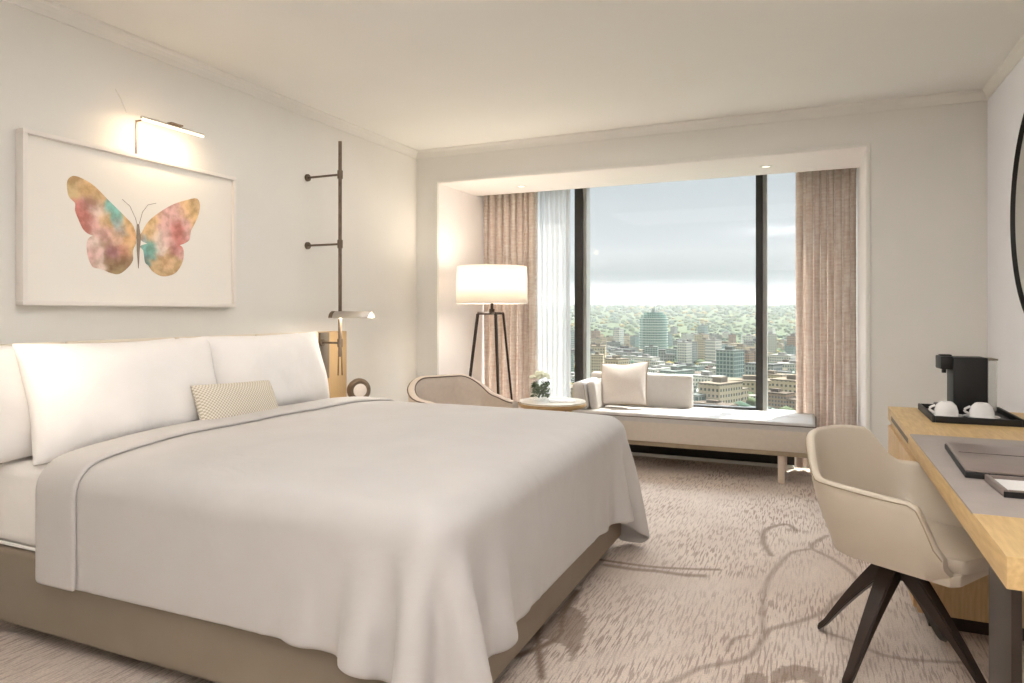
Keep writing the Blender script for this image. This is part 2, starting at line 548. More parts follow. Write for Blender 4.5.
# carpet: broken strokes running to the window, with branch and leaf figures woven in
def carpet():
    x0, x1, y0, y1 = XL, XR, YB, 6.02
    xs = np.concatenate([np.linspace(x0, -1.3, 18)[:-1], np.arange(-1.3, .5, .0125), np.linspace(.5, x1, 8)])
    ys = np.concatenate([np.linspace(y0, 1.9, 20)[:-1], np.arange(1.9, 4.5, .0125), np.linspace(4.5, y1, 12)])
    nx, ny = len(xs), len(ys)
    X, Y = np.meshgrid(xs, ys)
    co = np.stack([X.ravel(), Y.ravel(), np.zeros(nx * ny)], 1)
    idx = np.arange(nx * ny).reshape(ny, nx)
    f = np.stack([idx[:-1, :-1], idx[:-1, 1:], idx[1:, 1:], idx[1:, :-1]], -1).reshape(-1, 4)
    me = bpy.data.meshes.new('floor')
    me.from_pydata(co.tolist(), [], f.tolist())
    def sd(pts):
        best = np.full(nx * ny, 9.)
        for (ax, ay), (bx_, by_) in zip(pts, pts[1:]):
            dx, dy = bx_ - ax, by_ - ay
            t_ = np.clip(((co[:, 0] - ax) * dx + (co[:, 1] - ay) * dy) / (dx * dx + dy * dy), 0, 1)
            best = np.minimum(best, np.hypot(co[:, 0] - ax - t_ * dx, co[:, 1] - ay - t_ * dy))
        return best
    def smoothp(pts, n=6):
        P_ = [pts[0]] + list(pts) + [pts[-1]]
        o = []
        for i in range(1, len(P_) - 2):
            for k in range(n):
                u = k / n
                o.append(tuple(.5 * (2 * P_[i][a] + (P_[i + 1][a] - P_[i - 1][a]) * u + (2 * P_[i - 1][a] - 5 * P_[i][a] + 4 * P_[i + 1][a] - P_[i + 2][a]) * u * u + (-P_[i - 1][a] + 3 * P_[i][a] - 3 * P_[i + 1][a] + P_[i + 2][a]) * u ** 3) for a in (0, 1)))
        return o + [pts[-1]]
    V = [([(-.44, 2.35), (-.41, 2.4), (-.36, 2.49), (-.27, 2.57), (-.21, 2.65), (-.18, 2.78), (-.16, 2.89), (-.06, 3.01), (.04, 3.16), (.09, 3.33), (.17, 3.5), (.18, 3.64), (.09, 3.85), (-.01, 4.0), (.07, 4.24)], .013, .6),
         ([(-.18, 2.85), (-.19, 3.0), (-.2, 3.22), (-.19, 3.47), (-.13, 3.78), (-.09, 3.89), (-.02, 3.96)], .012, .55),
         ([(-.2, 3.78), (-.25, 3.99), (-.25, 4.21), (-.15, 4.37), (-.09, 4.27)], .015, .75),
         ([(-.29, 2.65), (-.28, 2.75), (-.23, 2.81)], .010, .6),
         ([(-1.0, 3.37), (-.86, 3.37), (-.71, 3.38), (-.56, 3.42), (-.42, 3.47)], .013, .8),
         ([(-.94, 3.31), (-.8, 3.31), (-.69, 3.33), (-.56, 3.335), (-.48, 3.36)], .019, .75),
         ([(.03, 2.96), (.13, 2.92), (.26, 2.84), (.5, 2.9)], .011, .6),
         ([(-.99, 2.30), (-.9, 2.5), (-.95, 2.7), (-.97, 2.95)], .016, 1.0),
         ([(-.85, 2.2), (-.95, 2.42), (-1.0, 2.55)], .014, 1.0),
         ([(-.75, 1.9), (-.6, 2.1), (-.44, 2.35)], .013, .6)]
    mask = np.zeros(nx * ny)
    for pts, w, a in V:
        d = sd(smoothp(pts))
        mask = np.maximum(mask, a * np.clip(1.5 - d / w, 0, 1))
    def poly(pts, a):
        nonlocal mask
        ins = np.zeros(nx * ny, bool)
        j = len(pts) - 1
        for i in range(len(pts)):
            xi, yi = pts[i]
            xj, yj = pts[j]
            c_ = ((yi > co[:, 1]) != (yj > co[:, 1]))
            with np.errstate(divide='ignore', invalid='ignore'):
                c_ &= co[:, 0] < (xj - xi) * (co[:, 1] - yi) / ((yj - yi) if yj != yi else 1e-9) + xi
            ins ^= c_
            j = i
        mask = np.maximum(mask, np.where(ins, a, 0))
    poly(smoothp([(-.99, 2.47), (-.98, 2.67), (-.93, 2.78), (-.85, 2.70), (-.82, 2.60), (-.80, 2.47), (-.79, 2.32), (-.83, 2.42), (-.9, 2.46), (-.99, 2.47)]), .72)
    poly(smoothp([(-.13, 2.46), (-.13, 2.56), (-.08, 2.63), (0, 2.64), (.03, 2.56), (.0, 2.5), (-.04, 2.54), (-.13, 2.46)]), .7)
    poly(smoothp([(-.22, 2.40), (-.22, 2.50), (-.16, 2.53), (-.15, 2.46), (-.22, 2.40)]), .7)
    poly(smoothp([(.13, 2.34), (.12, 2.45), (.18, 2.5), (.24, 2.44), (.2, 2.36), (.13, 2.34)]), .6)
    pale = np.zeros(nx * ny)
    for pts, w in (([(-.95, 3.25), (-.6, 3.22), (-.3, 3.32), (.0, 3.55), (.1, 3.8)], .10), ([(-.9, 2.2), (-.6, 2.5), (-.45, 2.6)], .06), ([(-.1, 4.1), (.1, 4.3), (.3, 4.4)], .07), ([(.1, 3.5), (.3, 3.1), (.55, 2.9)], .09)):
        pale = np.maximum(pale, np.clip(1.3 - sd(smoothp(pts)) / w, 0, 1) * .75)
    for nm, arr in (('vine', mask), ('pale', pale)):
        at = me.attributes.new(nm, 'FLOAT', 'POINT')
        at.data.foreach_set('value', arr.astype(np.float32))
    m = bpy.data.materials.new('figured_carpet')
    m.use_nodes = True
    t = m.node_tree
    b = t.nodes['Principled BSDF']
    b.inputs['Roughness'].default_value = .95
    b.inputs['Specular IOR Level'].default_value = .1
    co_ = nn(t, 'ShaderNodeTexCoord')
    def noi(scale, det=2, rot=0):
        ma = nn(t, 'ShaderNodeMapping')
        ma.inputs['Scale'].default_value = scale
        ma.inputs['Rotation'].default_value = (0, 0, rot)
        t.links.new(co_.outputs['Object'], ma.inputs[0])
        n = nn(t, 'ShaderNodeTexNoise')
        n.inputs['Scale'].default_value = 1
        n.inputs['Detail'].default_value = det
        t.links.new(ma.outputs[0], n.inputs['Vector'])
        return n
    def ramp(n, a, b_, ca=(0, 0, 0), cb=(1, 1, 1)):
        r = nn(t, 'ShaderNodeValToRGB')
        r.color_ramp.elements[0].position = a
        r.color_ramp.elements[1].position = b_
        r.color_ramp.elements[0].color = (*ca, 1)
        r.color_ramp.elements[1].color = (*cb, 1)
        t.links.new(n, r.inputs[0])
        return r.outputs[0]
    def mix(f_, a, b_):
        x = nn(t, 'ShaderNodeMixRGB')
        if isinstance(f_, float):
            x.inputs[0].default_value = f_
        else:
            t.links.new(f_, x.inputs[0])
        for i, v in ((1, a), (2, b_)):
            if isinstance(v, tuple):
                x.inputs[i].default_value = (*lin(v), 1)
            else:
                t.links.new(v, x.inputs[i])
        return x.outputs[0]
    strokes = ramp(noi((120, 10, 1), 1).outputs['Fac'], .50, .60)
    patch = ramp(noi((2.2, 1.5, 1), 3).outputs['Fac'], .30, .66)
    mulp = nn(t, 'ShaderNodeMath', operation='MULTIPLY')
    t.links.new(strokes, mulp.inputs[0])
    mr = nn(t, 'ShaderNodeMapRange')
    mr.inputs['To Min'].default_value = .25
    mr.inputs['To Max'].default_value = .95
    t.links.new(patch, mr.inputs[0])
    t.links.new(mr.outputs[0], mulp.inputs[1])
    pa = nn(t, 'ShaderNodeAttribute', attribute_name='pale')
    va = nn(t, 'ShaderNodeAttribute', attribute_name='vine')
    inv = nn(t, 'ShaderNodeMath', operation='SUBTRACT')
    inv.inputs[0].default_value = 1
    t.links.new(pa.outputs['Fac'], inv.inputs[1])
    m3 = nn(t, 'ShaderNodeMath', operation='MULTIPLY')
    t.links.new(mulp.outputs[0], m3.inputs[0])
    t.links.new(inv.outputs[0], m3.inputs[1])
    ground = mix(ramp(noi((3, 2, 1), 2).outputs['Fac'], .35, .65), (.90, .84, .79), (.86, .795, .745))
    c_ = mix(m3.outputs[0], ground, (.68, .60, .55))
    c_ = mix(va.outputs['Fac'], c_, (.58, .50, .44))
    fine = ramp(noi((260, 120, 1), 1).outputs['Fac'], .3, .7, lin((.90, .90, .90)), (1, 1, 1))
    mm = nn(t, 'ShaderNodeMixRGB', blend_type='MULTIPLY')
    mm.inputs[0].default_value = 1
    t.links.new(c_, mm.inputs[1])
    t.links.new(fine, mm.inputs[2])
    t.links.new(mm.outputs[0], b.inputs['Base Color'])
    bp = nn(t, 'ShaderNodeBump')
    bp.inputs['Strength'].default_value = .5
    bp.inputs['Distance'].default_value = .004
    t.links.new(strokes, bp.inputs['Height'])
    t.links.new(bp.outputs[0], b.inputs['Normal'])
    return struct(link('floor', me, m))
carpet()

# windows: three panes between dark mullions
MULL = [(-1.99, .105), (-.41, .085)]
panes = [(BL, MULL[0][0]), (MULL[0][0], MULL[1][0]), (MULL[1][0], BR)]
for i, (a, b) in enumerate(panes):
    w = struct(bx('window_%d' % (i + 1), (a + .02, GY + .02, .14), (b - .02, GY + .03, 2.44), M['glass']))
    fr = B()
    fr.box((a, GY, .38 if i < 2 else .09), (b, GY + .07, .44 if i < 2 else .15))
    fr.box((a, GY, 2.45), (b, GY + .07, 2.48))
    fr.build('window_frame', M['dark_frame'], w)
for i, (x, wd) in enumerate(MULL):
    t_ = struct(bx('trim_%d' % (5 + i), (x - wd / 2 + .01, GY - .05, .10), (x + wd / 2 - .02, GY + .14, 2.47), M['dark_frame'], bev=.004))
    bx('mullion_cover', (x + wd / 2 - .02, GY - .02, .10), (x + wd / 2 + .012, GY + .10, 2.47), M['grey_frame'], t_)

# recessed lights in the soffit
first = None
for k, (x, y) in enumerate(((-2.28, 5.42), (-.32, 5.40))):
    d = thing('downlight', ['small recessed downlight in the bay soffit above the floor lamp', 'small recessed downlight in the bay soffit above the right end of the daybed'][k], 'ceiling light', (x, y, SOF - .004), 0, 'recessed lights in the bay soffit')
    B().lathe([(.026, -.001), (.028, -.004), (.044, -.005), (.046, 0), (.026, 0)]).build('trim_ring', M['trim'], d, True)
    B().lathe([(0, -.0015), (.026, -.0015), (.026, 0), (0, 0)]).build('lens', M['down'], d)

# ------------------------------------------------------------------ curtains
def curtain(name, x0, x1, y, amp, folds, m, label, z0=.03, z1=2.45, seed=1, flare=0):
    rnd = random.Random(seed)
    nx, nz = folds * 14, 24
    ph = [rnd.uniform(.75, 1.25) for _ in range(folds + 1)]
    wid = [rnd.uniform(.6, 1.4) for _ in range(folds)]
    sw = sum(wid)
    vs = []
    for j in range(nz + 1):
        z = z0 + (z1 - z0) * j / nz
        sp = 1 + flare * (1 - j / nz)
        for i in range(nx + 1):
            f = i / nx * folds
            k = min(int(f), folds - 1)
            u = f - k
            xx = (sum(wid[:k]) + wid[k] * u) / sw
            a = amp * (ph[k] * (1 - u) + ph[k + 1] * u)
            wob = .004 * math.sin(z * 2.3 + k) * (1 - j / nz)
            vs.append((x0 + (x1 - x0) * (xx) * sp + wob + .012 * math.sin(2 * PI * u * 2) * (1 if amp > .02 else .3), y + a * math.cos(2 * PI * f) * (.75 + .25 * j / nz) + wob, z))
    fs = [(j * (nx + 1) + i, j * (nx + 1) + i + 1, (j + 1) * (nx + 1) + i + 1, (j + 1) * (nx + 1) + i) for j in range(nz) for i in range(nx)]
    me = bpy.data.meshes.new(name)
    me.from_pydata(vs, [], fs)
    o = link(name, me, m, None, True)
    tag(o, label, 'curtain')
    if amp > .03:
        solid(o, .004)
    return o
curtain('curtain', -2.85, -2.325, 5.87, .036, 8, M['curtain'], 'heavy pinkish-beige woven curtain gathered behind the tripod floor lamp', seed=3)
curtain('curtain', -.13, .30, 5.90, .038, 8, M['curtain'], 'heavy pinkish-beige woven curtain gathered at the right end of the daybed', seed=5)
curtain('sheer_curtain', -2.42, -2.06, 6.05, .022, 7, M['sheer'], 'translucent white sheer curtain beside the left woven curtain', z0=.415, seed=8)

# ------------------------------------------------------------------ bed
bed = thing('bed', 'king-size bed with cream leather base and white mattress below the butterfly picture', 'bed', (-1.95, 2.62, 0))
BX, BY = -1.95, 2.62
def L(a):
    return (a[0] - BX, a[1] - BY, a[2])
bx('bed_base', L((-2.96, 1.64, .06)), L((-.935, 3.60, .345)), M['base'], bed, .018, 3)
bx('plinth', L((-2.9, 1.78, 0)), L((-1.08, 3.46, .062)), M['black'], bed)
B().box(L((-2.95, 1.665, .345)), L((-.955, 3.575, .665)), .05, 4).build('mattress', M['linen'], bed, True)
t = B()
t.tube([L(p) for p in ((-2.95, 1.655, .36), (-.95, 1.655, .36), (-.95, 3.585, .36), (-2.95, 3.585, .36))], .007, closed=True)
t.build('mattress_piping', M['linen'], bed, True)
hb = bx('headboard', L((XL + .002, 1.30, .30)), L((-2.985, 3.63, 1.10)), M['head'], bed, .01)
yy = 1.30
for k, wd in enumerate((.665, .555, .555, .555)):
    bx('headboard_panel', L((-2.99, yy + .004, .34)), L((-2.962, yy + wd - .004, 1.122)), M['head'], hb, .012, 3)
    yy += wd
# duvet: cloth settled over the mattress
def drape():
    h = .026
    xs = np.arange(-2.57, -.935 + .43 + 1e-6, h)
    ys = np.arange(1.64 - .375, 3.60 + .375 + 1e-6, h)
    nx, ny = len(xs), len(ys)
    X, Y = np.meshgrid(xs, ys, indexing='ij')
    p = np.stack([X, Y, np.full_like(X, .80)], -1)
    # start with the overhang already folded down along the box edges
    bx0, bx1, by0, by1, zt, r = -4.0, -.915, 1.615, 3.625, .685, .075
    def project(p):
        c = np.array([(bx0 + bx1) / 2, (by0 + by1) / 2, zt - 1.0])
        dome = .045 * np.clip(1 - ((p[..., 1] - 2.62) / 1.02) ** 4, 0, 1) * np.clip((-.90 - p[..., 0]) / .5, 0, 1)
        hlf = np.array([(bx1 - bx0) / 2, (by1 - by0) / 2, 1.0]) - r
        q0 = p - c
        q0[..., 2] -= dome
        q = np.abs(q0) - hlf
        qp = np.maximum(q, 0)
        l = np.linalg.norm(qp, axis=-1)
        ins = np.max(q, -1)
        sd = l + np.minimum(ins, 0) - r
        n = np.where((l > 1e-6)[..., None], qp / np.maximum(l, 1e-6)[..., None], 0)
        k = np.argmax(q, -1)
        one = np.eye(3)[k]
        n = np.where((l > 1e-6)[..., None], n, one) * np.sign(q0)
        hit = sd < 0
        p = p - n * np.where(hit, sd, 0)[..., None]
        p[..., 2] = np.maximum(p[..., 2], .012)
        return p, hit, n
    rs = np.random.RandomState(4)
    v = np.zeros_like(p)
    dt = 1 / 60
    cons = []
    def C(di, dj, stiff):
        L0 = h * math.hypot(di, dj)
        for par in (0, 1):
            cons.append((di, dj, L0, stiff, par))
    C(1, 0, 1); C(0, 1, 1); C(1, 1, .4); C(1, -1, .4); C(3, 0, .05); C(0, 3, .05)
    def apply(p, di, dj, L0, st, par):
        A = [slice(0, nx - di), slice(max(0, -dj), ny - max(0, dj))]
        Bb = [slice(di, nx), slice(max(0, dj), ny - max(0, -dj))]
        a = p[A[0], A[1]]
        b = p[Bb[0], Bb[1]]
        d = b - a
        l = np.linalg.norm(d, axis=-1)
        corr = st * .5 * (l - L0) / np.maximum(l, 1e-9)
        if di + abs(dj) > 2:
            corr = np.minimum(corr, 0)   # bending: only resist folding
        ii = np.arange(a.shape[0])[:, None]
        jj = np.arange(a.shape[1])[None, :]
        key = (ii // max(di, 1)) % 2 if di else (jj // max(abs(dj), 1)) % 2
        corr = np.where(key == par, corr, 0)[..., None] * d
        p[A[0], A[1]] += corr
        p[Bb[0], Bb[1]] -= corr
    for step in range(170):
        v[..., 2] -= 9.8 * dt
        v *= .985 if step < 120 else .93
        q = p + v * dt
        for it in range(18):
            for c in cons:
                apply(q, *c)
            q, hit, n = project(q)
        # friction on contact
        q_, hit, n = project(q - np.array([0, 0, .003]))
        topc = hit & (n[..., 2] > .7)
        q[..., :2] = np.where(topc[..., None], p[..., :2] * .97 + q[..., :2] * .03, q[..., :2])
        v = (q - p) / dt
        sp = np.linalg.norm(v, axis=-1, keepdims=True)
        v *= np.minimum(1, 2.5 / np.maximum(sp, 1e-6))
        p = q
    return p, nx, ny, h, xs
P_, nx, ny, hh, dxs = drape()
# soft quilting swell on top
for i in range(nx):
    for j in range(ny):
        w = noise.noise(Vector((P_[i, j, 0] * 2.2, P_[i, j, 1] * 2.2, 3)))
        w2 = noise.noise(Vector((P_[i, j, 0] * 6, P_[i, j, 1] * 3, 9)))
        P_[i, j, 2] += (.008 * w + .003 * w2) * (1 if P_[i, j, 2] > .6 else .0)
def gridmesh(name, A, m, parent, th, sub, off=1):
    n0, n1 = A.shape[:2]
    fs = [(i * n1 + j, (i + 1) * n1 + j, (i + 1) * n1 + j + 1, i * n1 + j + 1) for i in range(n0 - 1) for j in range(n1 - 1)]
    me = bpy.data.meshes.new(name)
    me.from_pydata(A.reshape(-1, 3).tolist(), [], fs)
    o = link(name, me, m, parent, True)
    solid(o, th, off, sub)
    return o
duv = gridmesh('duvet', P_, M['duvet'], None, .014, 1)
tag(duv, 'large off-white duvet draped over the bed with its corners hanging', 'duvet')
k = int(round((.205) / hh)) + 1
Nn = np.zeros_like(P_[:k])
gx = np.gradient(P_, axis=0)[:k]
gy = np.gradient(P_, axis=1)[:k]
Nn = np.cross(gx, gy)
Nn /= np.linalg.norm(Nn, axis=-1, keepdims=True)
prof = np.array([.010] + [.015] * (k - 2) + [.006])[:, None, None]
band = P_[:k] + Nn * prof
band[0, :, 0] -= .012
band[-1] = P_[k - 1] + Nn[-1] * .013
bo = gridmesh('turned_down_edge', band, M['duvet'], duv, .016, 1)

# pillows
def pillow(name, w, h, t, m, loc, rot, label, cat='pillow', seed=1, dent=0, group=None, piping=None, N=26, pinch=.07):
    vs, idx = [], {}
    for s_ in (1, -1):
        for i in range(N + 1):
            for j in range(N + 1):
                u, v = 2 * i / N - 1, 2 * j / N - 1
                edge = i in (0, N) or j in (0, N)
                if edge and s_ == -1:
                    idx[(s_, i, j)] = idx[(1, i, j)]
                    continue
                f = max(0, (1 - abs(u) ** 2.6)) ** .55 * max(0, (1 - abs(v) ** 2.6)) ** .55
                x = w / 2 * u * (1 - pinch * (1 - v * v) * abs(u) ** 3)
                y = h / 2 * v * (1 - pinch * (1 - u * u) * abs(v) ** 3)
                nz_ = noise.noise(Vector((x * 5 + seed * 7, y * 5, s_ * 3))) * .16 + noise.noise(Vector((x * 14 + seed * 3, y * 9, s_))) * .06
                z = s_ * t / 2 * f * (1 + nz_) + .01 * noise.noise(Vector((x * 4, y * 4, seed))) * (1 - f)
                if dent:
                    z *= 1 - dent * math.exp(-((u) ** 2 / .15 + (v - .9) ** 2 / .2))
                    y -= dent * .12 * math.exp(-(u * u) / .12) * max(0, v)
                idx[(s_, i, j)] = len(vs)
                vs.append((x, y, z))
    fs = []
    for s_ in (1, -1):
        for i in range(N):
            for j in range(N):
                q = [idx[(s_, i, j)], idx[(s_, i + 1, j)], idx[(s_, i + 1, j + 1)], idx[(s_, i, j + 1)]]
                fs.append(q if s_ == 1 else q[::-1])
    me = bpy.data.meshes.new(name)
    me.from_pydata(vs, [], fs)
    o = link(name, me, m, None, True)
    sb = o.modifiers.new('smooth', 'SUBSURF')
    sb.levels = sb.render_levels = 1
    o.matrix_world = Matrix.Translation(loc) @ rot
    tag(o, label, cat, group)
    if piping:
        ring = [idx[(1, i, 0)] for i in range(N)] + [idx[(1, N, j)] for j in range(N)] + [idx[(1, i, N)] for i in range(N, 0, -1)] + [idx[(1, 0, j)] for j in range(N, 0, -1)]
        pp = B()
        pp.tube([vs[q] for q in ring], .004, 6, True)
        pp.build('piping', piping, o, True)
    return o
def prot(lean, yaw=0, roll=0):
    # local x -> world Y, local y -> up, local z -> world X
    base = Matrix(((0, 0, 1, 0), (1, 0, 0, 0), (0, 1, 0, 0), (0, 0, 0, 1)))
    return Matrix.Rotation(R(yaw), 4, 'Z') @ Matrix.Rotation(R(-lean), 4, 'Y') @ base @ Matrix.Rotation(R(roll), 4, 'Z')
pg = 'white pillows against the headboard'
pillow('pillow', .92, .47, .17, M['linen'], (-2.875, 2.02, .895), prot(6), 'white pillow at the near side of the bed, mostly hidden behind another pillow', seed=1, group=pg)
pillow('pillow', .90, .47, .17, M['linen'], (-2.875, 2.92, .895), prot(6), 'white pillow leaning on the headboard behind the far front pillow', seed=2, group=pg)
pillow('pillow', .95, .49, .24, M['linen'], (-2.735, 2.11, .90), prot(16, -1), 'big white pillow in front at the near side, left of the check cushion', seed=3, group=pg)
pillow('pillow', .90, .46, .24, M['linen'], (-2.735, 2.955, .915), prot(15, 1), 'big white pillow in front at the far side, right of the check cushion', seed=4, group=pg)
def check_mat():
    m = bpy.data.materials.new('check_weave')
    m.use_nodes = True
    t = m.node_tree
    b = t.nodes['Principled BSDF']
    b.inputs['Roughness'].default_value = .85
    co = nn(t, 'ShaderNodeTexCoord')
    ma = nn(t, 'ShaderNodeMapping')
    ma.inputs['Scale'].default_value = (125, 125, 0)
    ma.inputs['Rotation'].default_value = (0, 0, R(0))
    t.links.new(co.outputs['Object'], ma.inputs[0])
    ck = nn(t, 'ShaderNodeTexChecker')
    ck.inputs['Scale'].default_value = 1
    ck.inputs['Color1'].default_value = (*lin((.90, .87, .82)), 1)
    ck.inputs['Color2'].default_value = (*lin((.74, .70, .62)), 1)
    t.links.new(ma.outputs[0], ck.inputs['Vector'])
    t.links.new(ck.outputs[0], b.inputs['Base Color'])
    return m
M['check'] = check_mat()
pillow('lumbar_cushion', .49, .225, .12, M['check'], (-2.56, 2.54, .805), prot(24, -2, -2), 'small oblong cushion with a beige and white check in front of the pillows', 'cushion', seed=6, pinch=.03)

# ------------------------------------------------------------------ bedside (far side)
wp = thing('bedside_wall_panel', 'tan wooden panel on the wall beside the far end of the headboard', 'wall panel', (XL, 3.78, .35))
bx('panel_board', (.002, -.145, 0), (.108, .155, .768), M['tanwood'], wp, .004)
bx('switch_panel', (.108, -.142, .46), (.122, -.05, .765), M['greypanel'], wp, .003)
ns_ = thing('nightstand', 'low light-wood nightstand in the gap between bed and armchair, mostly hidden by the bed', 'nightstand', (-2.80, 3.86, 0))
bx('body', (-.165, -.22, .12), (.20, .22, .60), M['oak_v'], ns_, .006)
bx('top', (-.165, -.225, .60), (.205, .225, .62), M['stone'], ns_, .004)
for z in (.15, .38):
    d_ = bx('drawer', (.20, -.205, z), (.216, .205, z + .20), M['oak_v'], ns_, .003)
    B().cyl((.228, -.06, z + .1), (.228, .06, z + .1), .005).cyl((.21, -.05, z + .1), (.228, -.05, z + .1), .004).cyl((.21, .05, z + .1), (.228, .05, z + .1), .004).build('handle', M['bronze'], d_, True)
for sx in (-.13, .17):
    for sy in (-.18, .18):
        B().cyl((sx, sy, 0), (sx, sy, .121), .012, .018).build('leg', M['darkwood'], ns_, True)
# round dark speaker/clock
ck = thing('round_clock', 'round dark bedside clock with a pale face standing on the nightstand', 'clock', (-2.86, 3.92, .62), R(-38))
B().lathe([(0, -.03), (.060, -.03), (.078, -.018), (.082, 0), (.078, .018), (.064, .03), (.052, .026), (0, .026)], 40, Matrix.Translation((0, 0, .094)) @ Matrix.Rotation(R(90), 4, 'Y')).build('case', M['bronze'], ck, True)
B().lathe([(0, .0), (.044, .0), (.046, .006), (.030, .010), (0, .011)], 40, Matrix.Translation((.026, 0, .094)) @ Matrix.Rotation(R(90), 4, 'Y')).build('face', M['cushion'], ck, True)
B().box((-.03, -.03, 0), (.03, .03, .016), .004).build('foot', M['bronze'], ck, True)
# pole lamp
pl = thing('pole_reading_lamp', 'tall slim dark bronze pole lamp on wall arms with a horizontal half-round shade', 'lamp', (-2.81, 3.65, .84))
B().cyl((0, 0, .12), (0, 0, 1.515), .0115).build('pole', M['bronze'], pl, True)
t = B()
t.cyl((-.006, -.011, 0), (-.006, -.007, .16), .0045).cyl((.008, .012, 0), (.006, .007, .16), .0045)
t.build('pull_rods', M['bronze_l'], pl, True)
for z, xa in ((1.30, -.268), (.85, -.268), (.21, -.148)):
    a_ = B().cyl((xa, 0, z), (0, 0, z), .007).build('wall_arm', M['bronze'], pl, True)
    B().cyl((xa - .001, 0, z), (xa + .012, 0, z), .024).build('wall_plate', M['bronze'], a_, True)
    B().cyl((0, 0, z - .026), (0, 0, z + .026), .0175).build('clamp', M['bronze'], a_, True)
sh = bmesh.new()
n = 18
Rr, x0_, x1_ = .042, -.035, .25
ring = []
for x in (x0_, x1_):
    ring.append([sh.verts.new((x, Rr * math.cos(PI * k / n), .372 + Rr * math.sin(PI * k / n))) for k in range(n + 1)])
for k in range(n):
    sh.faces.new((ring[0][k], ring[0][k + 1], ring[1][k + 1], ring[1][k]))
b_ = B()
b_._add(sh)
so_ = b_.build('lamp_shade', M['silver'], pl, True)
solid(so_, .003)
B().prism([(Rr * 1.06 * math.cos(PI * k / n), Rr * 1.06 * math.sin(PI * k / n)) for k in range(n + 1)], -.004, .026, Matrix.Translation((x0_ - .02, 0, .372)) @ Matrix(((0, 0, 1, 0), (1, 0, 0, 0), (0, 1, 0, 0), (0, 0, 0, 1)))).build('end_cap', M['bronze'], so_, True)
B().box((x0_ + .01, -.027, .375), (x1_ - .004, .027, .383), .002).build('light_strip', M['read'], pl)
pll = bpy.data.lights.new('reading_light', 'AREA')
pll.shape = 'RECTANGLE'
pll.size, pll.size_y, pll.energy, pll.color = .22, .04, 2.0, (1, .9, .78)
o = bpy.data.objects.new('reading_light', pll)
COL.objects.link(o)
o.parent = pl
o.location = (.1, 0, .372)

nl = area('reading_light', (-2.66, 1.52, 1.28), (R(40), R(-4), 0), .22, .05, .38, (1, .84, .66), 90)
